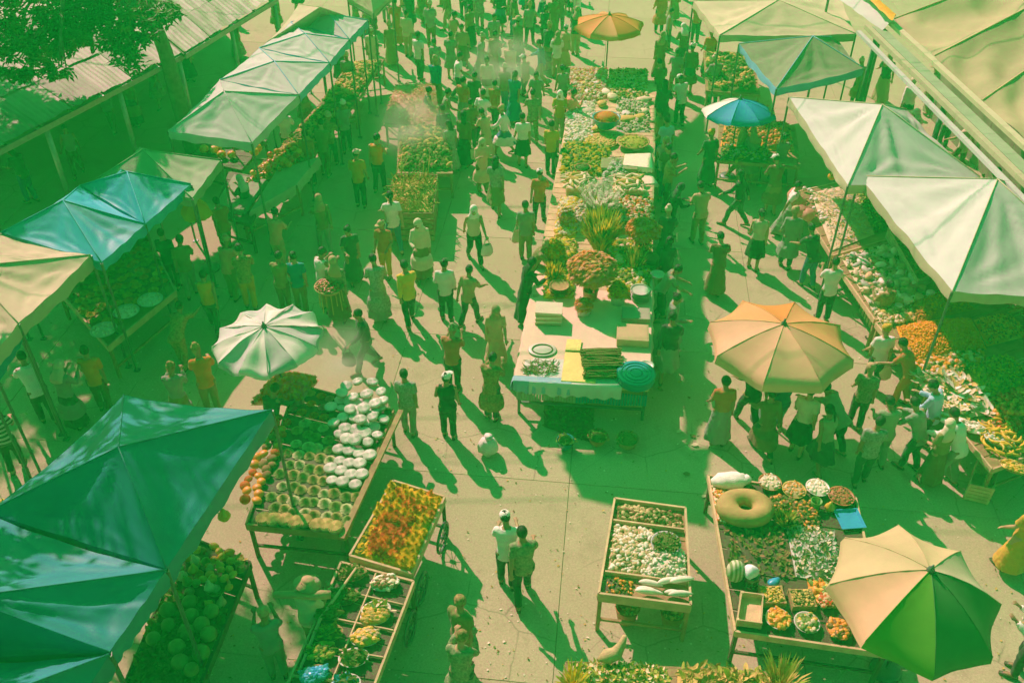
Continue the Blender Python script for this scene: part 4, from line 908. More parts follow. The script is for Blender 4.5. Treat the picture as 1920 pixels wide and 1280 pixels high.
def cloth_on(label, F, z, drop, m, sides=(0, 1, 2, 3), name='tablecloth', lift=.012, seed=1, n=18):
    cen = sum(F, Vector())/4; root_me = MB(); L = Vector((cen.x, cen.y, z)); vs = []
    for i in range(n+1):
        for j in range(n+1):
            p = quad(F, i/n, j/n)-Vector((cen.x, cen.y, 0)); vs.append(Vector((p.x, p.y, lift+.008*noise.noise(Vector((i*.5, j*.5, seed))))))
    root_me.add(vs, [(i*(n+1)+j, (i+1)*(n+1)+j, (i+1)*(n+1)+j+1, i*(n+1)+j+1) for i in range(n) for j in range(n)])
    for sd in sides:
        a, b = F[sd], F[(sd+1) % 4]; out = ((a+b)/2-cen); out.z = 0; out.normalize(); K = 40; rows = []
        for k in range(K+1):
            p = a.lerp(b, k/K); p = Vector((p.x-cen.x, p.y-cen.y, 0)); wv = .030*math.sin(k*1.1+seed)+.03*noise.noise(Vector((k*.4, seed, 0)))
            rows.append([p+Vector((0, 0, lift)), p+out*.035+Vector((0, 0, -.03)), p+out*(.045+wv*.5)+Vector((0, 0, -drop*.5)), p+out*(.05+wv)+Vector((0, 0, -drop*(.93+.07*math.sin(k*.37+seed))))])
        root_me.add([q for r_ in rows for q in r_], [(4*k+d, 4*k+d+1, 4*k+d+5, 4*k+d+4) for k in range(K) for d in range(3)])
    o = root_me.build(name, m, None, True, L); return tag(o, label, 'cloth')

# ---- templates of goods
def T_ell(r, nu=9, nv=6, nz=.12, seed=0):
    m = MB(); m.ell((0, 0, 0), r, nu, nv, nz=nz, ns=2.0+seed); return m
def T_leaf(l=1, w=.35, bend=.25):
    m = MB(); m.add([(0, 0, 0), (-w, l*.4, bend*.5), (0, l*.45, bend*.25), (w, l*.4, bend*.5), (-w*.7, l*.8, bend*.8), (w*.7, l*.8, bend*.8), (0, l, bend)], [(0, 2, 1), (0, 3, 2), (1, 2, 4), (2, 3, 5), (2, 6, 4), (2, 5, 6)]); return m
def T_flower(petals=8, l=.5, cup=.25, layers=2):
    m = MB()
    for q in range(layers):
        for k in range(petals):
            a = 2*math.pi*(k+q*.5)/petals; c, s = math.cos(a), math.sin(a); L_ = l*(1-.28*q); z = cup*(.3+q*.7); w_ = .22*l
            m.add([(0, 0, .02*q), (c*L_*.6-s*w_, s*L_*.6+c*w_, z*.5), (c*L_, s*L_, z), (c*L_*.6+s*w_, s*L_*.6-c*w_, z*.5)], [(0, 3, 2), (0, 2, 1)], 0)
    return m
def T_rosette(r=.11, layers=4, k=7):
    m = MB(); rnd = random.Random(5)
    for q in range(layers):
        for i in range(k):
            a = 2*math.pi*(i+q*.5)/k+rnd.uniform(-.15, .15); c, s = math.cos(a), math.sin(a); rr = r*(1-.2*q); z0 = .005+q*.010; z1 = .012+q*.016; w_ = rr*.42
            m.add([(0, 0, z0), (c*rr*.55-s*w_, s*rr*.55+c*w_, z1+.012), (c*rr*.6, s*rr*.6, z1-.006), (c*rr*.55+s*w_, s*rr*.55-c*w_, z1+.012), (c*rr, s*rr, z1*.85), (c*rr*.9-s*w_*.6, s*rr*.9+c*w_*.6, z1), (c*rr*.9+s*w_*.6, s*rr*.9-c*w_*.6, z1)],
                  [(0, 2, 1), (0, 3, 2), (1, 2, 5), (5, 2, 4), (2, 3, 6), (2, 6, 4)])
    m.ell((0, 0, .045), (r*.3, r*.3, r*.2), 8, 5); return m
def T_fruit(r=.06):
    m = MB(); pr = []
    for k in range(8):
        t = math.pi*k/7; pr.append((max(.001, r*math.sin(t)*(1+.06*math.cos(t))), -r*.9*math.cos(t)+(-.015 if k == 7 else 0)))
    m.lathe(pr, n=12, cap=False); m.tube([(0, 0, r*.75), (r*.08, 0, r*1.1)], r*.07, 5); return m
def T_pear(r=.10):
    m = MB(); m.lathe([(.001, -r), (r*.6, -r*.85), (r, -r*.2), (r*.85, r*.3), (r*.45, r*.8), (r*.35, r*1.2), (.001, r*1.35)], n=14, cap=False); m.tube([(0, 0, r*1.3), (r*.15, 0, r*1.6)], r*.09, 5); return m
def T_long(l=.3, r=.04, bend=.15):
    m = MB(); pts = [(l*(t-.5), bend*l*(1-(2*t-1)**2), r) for t in [k/8 for k in range(9)]]; m.tube(pts, [r*.25, r*.75, r, r, r*.95, r*.9, r*.75, r*.5, r*.15], 8); return m
leaf_m = mat('fresh_leaf', (.09, .20, .03), .6, .35, 14, .1, trans=.4); herb_m = mat('herb_green', (.17, .22, .05), .7, .4, 20, .1, trans=.4); lime_m = mat('lime_leaf', (.46, .50, .08), .65, .3, 14, .1, trans=.4)
pale_m = mat('pale_vegetable', (.66, .56, .36), .6, .15, 8, .2); white_v = mat('white_radish', (.80, .74, .62), .5, .08, 8, .1); ginger_m = mat('ginger_root', (.52, .38, .20), .75, .22, 12, .3)
yel_f = mat('yellow_petal', (.84, .62, .05), .7, .18, 20, 0, trans=.45); org_f = mat('orange_petal', (.78, .27, .05), .7, .2, 20, 0, trans=.45); red_f = mat('red_petal', (.62, .13, .04), .7, .2, 20, 0, trans=.45); pink_f = mat('pink_petal', (.72, .32, .28), .7, .2, 20, 0, trans=.45); wht_f = mat('white_petal', (.82, .78, .66), .7, .1, 20, 0, trans=.45)
orange_fr = mat('orange_fruit', (.66, .25, .03), .45, .15, 9, .2, spec=.5); yel_fr = mat('yellow_fruit', (.66, .42, .06), .45, .15, 9, .2, spec=.5); red_fr = mat('tomato_red', (.50, .07, .02), .35, .15, 9, .05, spec=.5); green_fr = mat('green_fruit', (.16, .24, .05), .45, .2, 9, .2, spec=.5); brown_g = mat('brown_goods', (.20, .11, .05), .8, .35, 14, .3)
tin_m = mat('tin_side', (.45, .40, .30), .4, .15, 9, .1, metal=.4); lid_m = mat('white_paper_lid', (.78, .72, .66), .75, .10, 18, .5, 60); lid2_m = mat('straw_paper_lid', (.55, .40, .16), .75, .2, 18, .5, 60)
spice_m = mat('orange_spice', (.66, .27, .02), .9, .25, 16, .6, 60); grain_m = mat('grain', (.55, .40, .14), .9, .25, 16, .6, 60); foil_m = mat('silver_grey_leaf', (.42, .44, .36), .5, .25, 14, .2)
wicker = mat('wicker', (.42, .28, .13), .8, .25, 30, .6, 80); enamel = mat('pale_enamel', (.62, .60, .52), .35, .08, 5, .03, spec=.6); teal_pl = mat('teal_plastic', (.02, .24, .26), .35, .1, 5, .03, spec=.5); blue_pl = mat('blue_plastic', (.05, .34, .55), .35, .1, 5, .03, spec=.5); green_pl = mat('green_plastic', (.10, .30, .04), .4, .1, 5, .03, spec=.5)
paper_m = mat('paper', (.74, .66, .50), .85, .06, 5, .1); sacking = mat('sacking', (.50, .38, .22), .95, .2, 30, .6, 90); terracotta = mat('rust_plastic', (.36, .13, .06), .5, .15, 6, .1)
reed_m = mat('green_reed', (.17, .17, .05), .85, .35, 20, .4, 50)
dome_f = mat('apricot_petal', (.88, .40, .14), .7, .2, 20, 0, trans=.45); dome2_f = mat('dusty_pink_petal', (.86, .46, .34), .7, .2, 20, 0, trans=.45)
_sm = {}
def smesh(key, fn, m, smooth=True):
    k = (key, m.name)
    if k not in _sm: _sm[k] = fn().mesh(key, [m], smooth)
    return _sm[k]
def single(name, me, label, cat, pos, rz=0, sc=1, group=None, tilt=(0, 0)):
    o = obj(name, me, None, pos, rz, sc); o.rotation_euler = (tilt[0], tilt[1], rz); return tag(o, label, cat, group)
def spread(F, n, rnd, dmin):
    pts = []
    for _ in range(n*40):
        s, t = rnd.random(), rnd.random(); p = quad(F, s, t)
        if all((p-q[0]).length > dmin for q in pts): pts.append((p, s, t))
        if len(pts) >= n: break
    return pts
def goods(name, key, fn, mats, label, cat, F, z, n, r, group, seed=1, mound=0.0, tilt=.4, layers=1, smooth=True):
    """n separate things of one kind heaped in F; they look alike, so one label and one group"""
    rnd = random.Random(seed)
    for ly in range(layers):
        sh = .5*(1-.68**ly)
        G = [quad(F, sh, sh), quad(F, 1-sh, sh), quad(F, 1-sh, 1-sh), quad(F, sh, 1-sh)]
        for p, s, t in spread(G, max(1, int(n*(.55**ly))), rnd, r*1.72):
            zz = z+r*.95+ly*r*1.35+mound*math.sin(math.pi*s)*math.sin(math.pi*t); k = rnd.uniform(.88, 1.1)
            m = rnd.choice(mats); single(name, smesh(key, fn, m, smooth), label, cat, Vector((p.x, p.y, zz)), rnd.uniform(0, 6.28), k, group, (rnd.uniform(-tilt, tilt), rnd.uniform(-tilt, tilt)))
def bed(name, label, cat, F, z, n, temps, mats, size, mound=.08, seed=1, flat=.5, base=None, kind='stuff', up=0.0, shift=None, edge=.06):
    """a heap nobody would count: small pieces joined over a mound"""
    cen = sum(F, Vector())/4; k = 14; mb = MB(); vs = []
    def H(s, t): return mound*(max(0, math.sin(math.pi*min(1, max(0, s))))*max(0, math.sin(math.pi*min(1, max(0, t)))))**.6+.02*noise.noise(Vector((s*7, t*7, seed)))
    def pos(i, r_):
        s, t = r_.uniform(edge*.4, 1-edge*.4), r_.uniform(edge*.4, 1-edge*.4); p = quad(F, s, t); ti = r_.randrange(len(temps))
        ms = (shift(s, t, r_) if shift else r_.randrange(len(mats)))
        eu = (r_.uniform(-flat, flat)+up, r_.uniform(-flat, flat), r_.uniform(0, 6.28))
        return Vector((p.x-cen.x, p.y-cen.y, H(s, t)+r_.uniform(.0, .03))), eu, size*r_.uniform(.7, 1.35), ti, ms
    o = stamp(name, temps, n, pos, mats, None, seed=seed); o.location = (cen.x, cen.y, z)
    if kind: o['kind'] = kind
    tag(o, label, cat)
    for i in range(k+1):
        for j in range(k+1):
            p = quad(F, i/k, j/k); e = 0 if i in (0, k) or j in (0, k) else H(i/k, j/k); vs.append(Vector((p.x-cen.x, p.y-cen.y, max(.004, e-.012))))
    mb.add(vs, [(i*(k+1)+j, (i+1)*(k+1)+j, (i+1)*(k+1)+j+1, i*(k+1)+j+1) for i in range(k) for j in range(k)]); mb.build('under_layer', base or mats[0], o, True)
    return o
def bowl(label, px, py, z, r, m, fill=None, fm=None, h=.10, name='bowl', cat='bowl', group=None, seed=1, fsize=.03, nf=60, oval=1.0, rz=0, heap=.05):
    p = P(px, py, z); root = thing(name, label, cat, p, rz, group); root.scale = (1, oval, 1)
    mb = MB(); mb.lathe([(r*.55, .0), (r*.8, h*.35), (r, h), (r*1.03, h+.008), (r*.95, h), (r*.74, h*.4), (r*.5, .02), (.001, .018)], n=26, cap=False); mb.build('bowl_body' if 'bowl' in name else 'basket_body' if 'basket' in name else 'body', m, root, True)
    if fill is not None:
        fb = MB(); fb.lathe([(r*.88, h*.75), (r*.6, h+heap*.7), (r*.3, h+heap), (.001, h+heap*1.05)], n=18, cap=False); fb.build('filling', fm[0], root, True)
        def pos(i, r_):
            a = r_.uniform(0, 6.28); q = r*.88*math.sqrt(r_.random()); return Vector((math.cos(a)*q, math.sin(a)*q, h*.8+heap*(1-(q/r)**2)+.01)), (r_.uniform(-.6, .6), r_.uniform(-.6, .6), r_.uniform(0, 6.28)), fsize*r_.uniform(.7, 1.3), r_.randrange(len(fill)), r_.randrange(len(fm))
        o = stamp('contents', fill, nf, pos, fm, root, seed=seed); o['kind'] = 'stuff'
    return root
def crate(label, F, z, h, m, n=4, group=None, name='wooden_crate', rot=None):
    cen = sum(F, Vector())/4; root = thing(name, label, 'crate', (cen.x, cen.y, z), 0, group); L = Vector((cen.x, cen.y, 0)); g_ = [Vector((p.x, p.y, 0))-L for p in F]
    sh = h/n
    for i in range(4):
        a, b = g_[i], g_[(i+1) % 4]
        for k in range(n): mb = MB(); mb.beam(a+Vector((0, 0, sh*(k+.5))), b+Vector((0, 0, sh*(k+.5))), .016, sh*.84); mb.build('slat', m, root)
        mb = MB(); mb.box((a.x*.97, a.y*.97, h/2), (.04, .04, h)); mb.build('corner_post', m, root)
    mb = MB(); mb.add([Vector((p.x, p.y, .01)) for p in g_]+[Vector((p.x, p.y, .03)) for p in g_], [(3, 2, 1, 0), (4, 5, 6, 7)]); mb.build('bottom', m, root); return root
def carton(label, px, py, z, size, m, rz=0, band=None, name='box', cat='box', group=None):
    p = P(px, py, z); w_, d_, h_ = size; root = thing(name, label, cat, p, rz, group); mb = MB(); mb.box((0, 0, h_/2), (w_, d_, h_)); mb.build('box_body', m, root)
    mb = MB(); mb.box((0, 0, h_+.012), (w_*1.03, d_*1.03, .024)); mb.build('lid', band or m, root)
    for s in (-1, 1): mb = MB(); mb.box((s*w_*.3, -d_/2-.006, h_/2), (.05, .012, h_*.9)); mb.build('batten', m, root)
    return root
def bouquet(label, px, py, z, r, mats, n, stem=True, pot=None, leafy=0, fl=.055, seed=1, flat=.8, name='bouquet', cat='flowers', h=.55):
    p = P(px, py, z); base = Vector((p.x, p.y, TZ if stem is True else stem)); root = thing(name, label, cat, base); c = p-base
    T = [T_flower(8, 1, .22, 2), T_flower(6, 1, .14, 2), T_leaf(1.6, .3, .3)]
    if pot is not None: mb = MB(); mb.lathe([(.11, 0), (.15, .02), (.17, .24), (.18, .26), (.15, .25), (.10, .04), (.001, .04)], n=20, cap=False); mb.build('pot', pot, root, True)
    def pos(i, r_):
        d = Vector((r_.gauss(0, 1), r_.gauss(0, 1), r_.gauss(0, 1)+.35)).normalized(); k = 1+.16*noise.noise(d*2.6+Vector((seed, 0, 0)))
        q = c+Vector((d.x*r*k, d.y*r*k, d.z*r*flat*k))*(r_.uniform(.86, 1.03))
        e = (d*.5+Vector((-.25, .4, .6))).to_track_quat('Z', 'Y').to_euler(); lf = r_.random() < leafy
        return q, (e.x+r_.uniform(-.4, .4), e.y, e.z), fl*r_.uniform(.7, 1.3), 2 if lf else r_.randrange(2), (len(mats) if lf else min(len(mats)-1, int(r_.random()*len(mats))))
    o = stamp('blossoms', T, n, pos, list(mats)+[leaf_m], root, seed=seed); o['kind'] = 'stuff'
    mb = MB(); mb.ell(c, (r*.86, r*.86, r*flat*.83), 16, 10, nz=.1); mb.build('foliage', mats[0], root, True)
    mb = MB(); rnd = random.Random(seed)
    for k in range(9): a = rnd.uniform(0, 6.28); mb.tube([(math.cos(a)*.03, math.sin(a)*.03, .02), c*.5+Vector((math.cos(a)*.05, math.sin(a)*.05, 0)), c+Vector((math.cos(a)*r*.4, math.sin(a)*r*.4, -r*flat*.4))], .010, 5)
    mb.build('stems', herb_m, root, True); return root
def spray(label, px, py, z, h, r, mats, n, seed=1, name='grass_spray', cat='plant', w=.02, plume=False):
    """upright tuft of long blades"""
    p = P(px, py, z); root = thing(name, label, cat, p); rnd = random.Random(seed); mbs = [MB() for _ in mats]
    for i in range(n):
        mb = mbs[i % len(mats)]; a = rnd.uniform(0, 6.28); q = math.sqrt(rnd.random())*r; L_ = h*rnd.uniform(.55, 1.1); b0 = Vector((math.cos(a)*q*.25, math.sin(a)*q*.25, 0)); tip = Vector((math.cos(a)*q, math.sin(a)*q, L_)); m_ = b0.lerp(tip, .55)+Vector((0, 0, L_*.12)); x = Vector((-math.sin(a), math.cos(a), 0))*w*rnd.uniform(.6, 1.3)
        mb.add([b0-x*.5, b0+x*.5, m_-x, m_+x, tip], [(0, 1, 3, 2), (2, 3, 4)])
        if plume and i % 2 == 0:
            for k in range(5): t = m_.lerp(tip, .4+.14*k); mb.add([t, t+Vector((rnd.uniform(-.05, .05), rnd.uniform(-.05, .05), .05)), t+x*3], [(0, 1, 2)])
    for q, mb in enumerate(mbs): o = mb.build('blades', mats[q], root); o['kind'] = 'stuff'
    return root
LUMP = [T_ell((1, .75, .6), seed=1), T_ell((.8, .9, .6), 8, 5, .2, 2), T_ell((1.3, .6, .5), 8, 5, .2, 3)]
LEAFS = [T_leaf(), T_leaf(1.2, .25, .4), T_leaf(.8, .45, .15)]
FLOW = [T_flower(8, 1, .22, 2), T_flower(6, 1, .12, 2)]
TZ = .92
# ------------------------------------------------ central stall: seven tables end to end
def CT(s, t, z=TZ):     # s across 0..1, t metres from the front edge
    o = P(968, 712, TZ); e = P(1216, 726, TZ); ax = (e-o); u = ax.normalized(); v = Vector((-u.y, u.x, 0)); v = Matrix.Rotation(R(-2.6), 3, 'Z') @ v
    q = o+ax*s+v*t; return Vector((q.x, q.y, z))
clab = ['table under the pale blue and white cloth at the front end of the central stall', 'table under the orange bouquet in the central stall', 'table carrying grass sprays in the central stall', 'table under the two crates in the central stall',
        'table with hanging cloth bags in the central stall', 'table under the bowl of red blossom in the central stall', 'farthest table of the central stall below the orange umbrella']
for i in range(7):
    F = [CT(0, i*2.15), CT(1, i*2.15), CT(1, i*2.15+2.1), CT(0, i*2.15+2.1)]
    table(clab[i], F, TZ, pale_wood, 8, group='tables of the central stall', leg_m=steel)
def CF(s0, t0, s1, t1): return [CT(s0, t0), CT(s1, t0), CT(s1, t1), CT(s0, t1)]
pb_cloth = mat('pale_blue_white_cloth', (.66, .66, .60), .8, .08, 2, .15, 12); lb_cloth = mat('light_blue_cloth', (.30, .50, .58), .8, .1, 3, .15, 12)
cloth_on('white cloth over the front end of the central stall', CF(.10, -.05, .80, .70), TZ, .30, pb_cloth, (0,), seed=3)
cloth_on('light blue cloth hanging from the front left corner of the central stall', CF(-.02, -.04, .42, .12), TZ+.004, .26, lb_cloth, (0, 3), seed=4)
cloth_on('wide pinkish cream cloth over the tables of the central stall', CF(-.01, .12, 1.01, 3.9), TZ, .16, mat('pinkish_cream_cloth', (.62, .48, .36), .85, .08, 3, .15, 12), (1, 3), seed=5, lift=.006)
fr = MB()
sl = thing('slatted_skirt', 'dark ribbed skirt under the front edge of the central stall', 'skirting', CT(.5, -.02, .45))
for i in range(46):
    p = CT((i+.5)/46, -.02, .62)-CT(.5, -.02, .45); mb = MB(); mb.box((p.x, p.y, .13), (.045, .02, .30+.03*math.sin(i*.4))); mb.build('slat', teal_pl if i > 20 else green_cloth, sl)
mb = MB(); mb.lathe([(.36, 0), (.38, .05), (.37, .16), (.39, .18), (.34, .19), (.001, .20)], n=30, cap=False)
tub = thing('tub', 'round teal tub with ridged lid on the front right corner of the central stall', 'tub', CT(.90, .18, TZ+.012)); mb.build('tub_body', teal_pl, tub, True)
for r_ in (.12, .22, .30): mb = MB(); mb.tube([(math.cos(t*.3142)*r_, math.sin(t*.3142)*r_, .202) for t in range(21)], .009, 5); mb.build('lid_ridge', teal_pl, tub, True)
single('lemon_cloth', cloth_on('crumpled lemon yellow cloth at the front of the central stall', CF(.34, .02, .60, .92), TZ+.02, .03, mat('lemon_cloth', (.74, .64, .22), .8, .08, 3, .3, 12), (0,), seed=8).data, 'small folded lemon yellow cloth lying beside the reed bundle', 'cloth', CT(.40, 1.15, TZ+.04), 0, (.45, .4, 1))
# reed bundle
rb = thing('reed_bundle', 'thick bundle of cut green reeds at the front of the central stall', 'reeds', CT(.63, .55, TZ+.02)); rnd = random.Random(3)
for i in range(150):
    y = rnd.uniform(-.42, .42); z = rnd.uniform(.0, .24)*(1-(y/.5)**2)+.02; mb = MB(); x0 = -.34+rnd.uniform(-.07, .07)
    mb.tube([(x0, y, z), (0, y+rnd.uniform(-.03, .03), z+rnd.uniform(-.01, .03)), (.36+rnd.uniform(-.09, .09), y+rnd.uniform(-.05, .05), z)], .016, 5); mb.build('reed', reed_m, rb)
# oval tray with ring and folded leaves
tr = thing('oval_tray', 'flat white oval tray with a dark ring on the left front of the central stall', 'tray', CT(.16, .95, TZ+.015)); mb = MB(); mb.lathe([(.27, 0), (.30, .02), (.28, .03), (.001, .02)], n=28, cap=False); mb.build('tray_body', enamel, tr, True); tr.scale = (1, .75, 1)
mb = MB(); mb.tube([(math.cos(t*.3142)*.21, math.sin(t*.3142)*.21, .035) for t in range(21)], .014, 6); mb.build('ring', herb_m, tr, True)
bed('cut_stems', 'thin dark herb stems strewn on the left front corner of the central stall', 'herbs', CF(.04, .18, .30, .62), TZ+.015, 130, [T_long(1, .04, .1)], [herb_m, reed_m], .16, .02, 5, .1, base=pb_cloth)
for i in range(6):
    p = CT(.17, 2.0, TZ+.02+i*.055); st = thing('flat_box', 'flat cream box in the stack of six on the left of the central stall', 'box', p, R(-4+rnd.uniform(-3, 3)), 'stack of flat cream boxes'); mb = MB(); mb.box((0, 0, .022), (.56, .40, .044)); mb.build('box_body', paper_m if i % 2 else pale_wood, st)
    mb = MB(); mb.box((0, 0, .047), (.57, .41, .006)); mb.build('lid', paper_m, st)
single('open_box', MB().box((0, 0, .09), (.66, .55, .18)).mesh('open_box', [mat('tan_card', (.50, .37, .22), .9, .1, 5)]), 'plain tan carton on the right of the central stall behind the teal tub', 'box', CT(.86, 1.5, TZ+.012), R(-5))
single('carton', MB().box((0, 0, .06), (.60, .40, .12)).mesh('carton', [mat('grey_card', (.34, .33, .25), .9, .1, 5)]), 'low grey carton on the right edge beside the tan carton', 'box', CT(.88, 2.25, TZ+.012), R(-5))
# vase pole and bouquets
bouquet('huge dome of orange blossom standing on the central stall', 1110, 505, 1.70, .52, [dome_f, dome2_f, straw, dome_f, dome2_f], 2600, True, terracotta, .02, .055, 2, .62)
bouquet('round bunch of orange red blossom at the right edge of the central stall', 1206, 432, 1.55, .38, [dome_f, org_f, dome2_f], 1300, True, terracotta, .02, .05, 3, .66)
bouquet('smaller bunch of yellow blossom right of the big orange dome', 1160, 545, 1.25, .24, [yel_f, yel_f, org_f], 420, True, enamel, .3, .04, 4, .8)
bouquet('low orange blossom hanging below the big orange dome', 1095, 572, 1.15, .20, [org_f, pink_f], 300, True, enamel, .1, .04, 5, .8)
bouquet('yellow green blossom column at the left edge of the central stall', 1040, 470, 1.30, .24, [yel_f, lime_m], 520, True, wicker, .3, .045, 6, 1.3)
bouquet('small pink and cream blossom bunch beside the white plume', 1062, 405, 1.25, .22, [pink_f, wht_f, yel_f], 400, True, wicker, .2, .04, 7, .9)
spray('tall spray of lime green grass behind the orange dome', 1125, 470, TZ, .95, .55, [lime_m, yel_f, lime_m, leaf_m], 900, 2, w=.03)
bouquet('dense cushion of white blossom around the plume', 1125, 400, 1.12, .62, [wht_f, wht_f, wht_f, lid_m, yel_f], 2600, True, None, .0, .06, 17, .36)
spray('tall white feathery plume in the central stall', 1125, 408, TZ, .78, .60, [wht_f, wht_f, wht_f, lime_m], 260, 3, 'feather_plume', w=.05, plume=True)
spray('green stems at the right edge behind the orange dome', 1190, 510, TZ, .6, .3, [leaf_m, lime_m], 240, 4)
spray('golden green stems on the left edge of the central stall', 1038, 530, TZ, .5, .26, [yel_f, leaf_m], 260, 5)
for k, (x, y, lb, m) in enumerate([(1048, 552, 'stack of shallow woven trays at the left edge of the central stall', wicker), (1216, 500, 'stack of dark dishes at the right edge below the orange red bunch', brown_g), (1200, 560, 'stack of pale dishes at the right edge near the yellow bunch', enamel)]):
    root = thing('tray_stack', lb, 'trays', P(x, y, TZ))
    for i in range(7): mb = MB(); mb.lathe([(.16, 0), (.21, .03), (.22, .032), (.16, .012), (.001, .01)], (rnd.uniform(-.02, .02), rnd.uniform(-.02, .02), i*.04), 20, cap=False); mb.build('tray', m, root, True)
cr_spots = [(1082, 358, 'left wooden crate with straw packed tubes on the central stall', .58), (1178, 362, 'right wooden crate with straw packed tubes on the central stall', .70)]
for x, y, lb, w_ in cr_spots:
    p = P(x, y, TZ); F = [p+Vector((-w_/2, -.3, 0)), p+Vector((w_/2, -.3, 0)), p+Vector((w_/2, .55, 0)), p+Vector((-w_/2, .55, 0))]; crate(lb, F, TZ, .26, pale_wood)
    goods('straw_roll', 'straw_roll', lambda: T_long(.34, .045, .02), [straw, pale_m], 'straw coloured roll packed in the crates of the central stall', 'roll', F, TZ+.14, 26, .05, 'straw rolls in the two crates', 5, tilt=.05, layers=2)
bowl('teal bowl heaped with red orange blossom on the central stall', 1136, 238, TZ+.15, .40, teal_pl, FLOW, [org_f, red_f], .30, nf=300, fsize=.06, seed=3, heap=.12)
bowl('small rust pot on the left of the central stall', 1092, 330, TZ, .22, terracotta, LEAFS, [leaf_m], .26, 'pot', 'pot', nf=60, fsize=.1)
bowl('yellow green basket right of the teal bowl', 1186, 272, TZ+.05, .46, wicker, LEAFS, [lime_m, straw], .12, 'basket', 'basket', nf=200, fsize=.07)
bowl('golden tray under the teal bowl', 1128, 268, TZ, .46, straw, LUMP, [grain_m, straw], .07, 'basket', 'basket', nf=150, fsize=.04)
carton('grey green carton on the right of the central stall beside the crates', 1160, 318, TZ, (.95, .55, .16), mat('grey_green_card', (.26, .28, .14), .9, .1, 5), R(-6))
single('folded_sheet', cloth_on('limp cream sheet over the right edge of the central stall', [P(1168, 306, TZ+.25), P(1224, 312, TZ+.25), P(1220, 284, TZ+.25), P(1172, 286, TZ+.25)], TZ+.19, .12, paper_m, (0, 1), seed=9).data, 'second limp cream sheet lower on the right of the central stall', 'cloth', P(1205, 335, TZ+.02), .3, .8)
rr = random.Random(8)
zones = [((1050, 330), (1140, 330), (1145, 268), (1056, 268), [lime_m, yel_f, leaf_m], 'loose yellow green herbs at the left of the central stall', .09, .12),
         ((1130, 345), (1180, 345), (1178, 300), (1132, 300), [leaf_m, foil_m, wht_f], 'green and silver herbs between the crates', .08, .15),
         ((1056, 268), (1112, 268), (1116, 190), (1064, 190), [wht_f, pale_m, lid_m], 'pale flat goods left of the teal bowl', .07, .08),
         ((1156, 248), (1218, 248), (1216, 185), (1156, 185), [wht_f, pale_m, herb_m], 'white and green goods right of the teal bowl', .07, .08),
         ((1062, 190), (1138, 190), (1140, 128), (1070, 128), [pink_f, pale_m, straw, wht_f], 'blush coloured heap at the far left of the central stall', .08, .12),
         ((1140, 188), (1216, 188), (1214, 130), (1142, 130), [pale_m, straw, grain_m, herb_m], 'straw brown heap at the far right of the central stall', .08, .10),
         ((1040, 445), (1080, 445), (1085, 372), (1052, 372), [yel_f, straw, wht_f, pale_m], 'creamy yellow heap at the left edge behind the orange dome', .08, .2),
         ((1150, 440), (1230, 440), (1225, 372), (1150, 372), [org_f, pink_f, leaf_m, pale_m], 'mixed peach and green heap behind the orange red bunch', .08, .2),
         ((1018, 560), (1075, 560), (1080, 450), (1032, 450), [yel_f, lime_m, herb_m, straw], 'yellow green stalk heap along the left edge beside the orange dome', .09, .16),
         ((1140, 560), (1218, 560), (1222, 450), (1140, 450), [lime_m, yel_f, herb_m, pale_m], 'lime and yellow stalk heap right of the orange dome', .09, .16),
         ((1082, 440), (1150, 440), (1150, 376), (1085, 376), [wht_f, pale_m, wht_f, lime_m], 'white petal heap below the white plume', .08, .25)]
for i, (a, b, c, d, ms, lb, sz, mo) in enumerate(zones):
    bed('goods_heap', lb, 'heap', PQ(TZ+.01, a, b, c, d), TZ+.01, 700, LUMP+LEAFS[:2], ms, sz*.75, mo, i+3, .6)
for i in range(16):
    a = CT(rr.uniform(.06, .94), 10.0+rr.uniform(0, 4.6), TZ+.08); single('parcel', smesh('parcel%d' % (i % 3), lambda: T_ell((.24, .17, .08), 10, 6, .25, i % 3), rr.choice([paper_m, lid_m, pale_m, straw])), 'plump pale parcel among the heaps at the far end of the central stall', 'parcel', a, rr.uniform(0, 3), rr.uniform(.8, 1.2), 'plump parcels at the far end')
# pots and pans hanging on the right rim
bowl('white bowl on the right rim beside the tray stacks', 1232, 520, TZ, .16, enamel, None, None, .09)
bowl('pale dish at the lower right rim of the central stall', 1212, 688, TZ+.03, .15, enamel, None, None, .05)
for k, (x, y, r_, m) in enumerate([(1120, 830, .20, terracotta), (1175, 835, .22, wicker), (1060, 838, .17, teal_pl)]): bowl(['round rust basket', 'wide wicker basket', 'small teal basket'][k]+' on the ground under the front of the central stall', x, y, .02, r_, m, LEAFS, [herb_m, straw], .20, 'basket', 'basket', nf=40, fsize=.09, seed=k)
# fallen goods under the table
bed('sacks_below', 'brown leafy refuse on the ground under the front of the central stall', 'refuse', PQ(.02, (1020, 800), (1110, 830), (1115, 760), (1020, 750)), .02, 260, LEAFS, [brown_g, herb_m], .08, .10, 5)
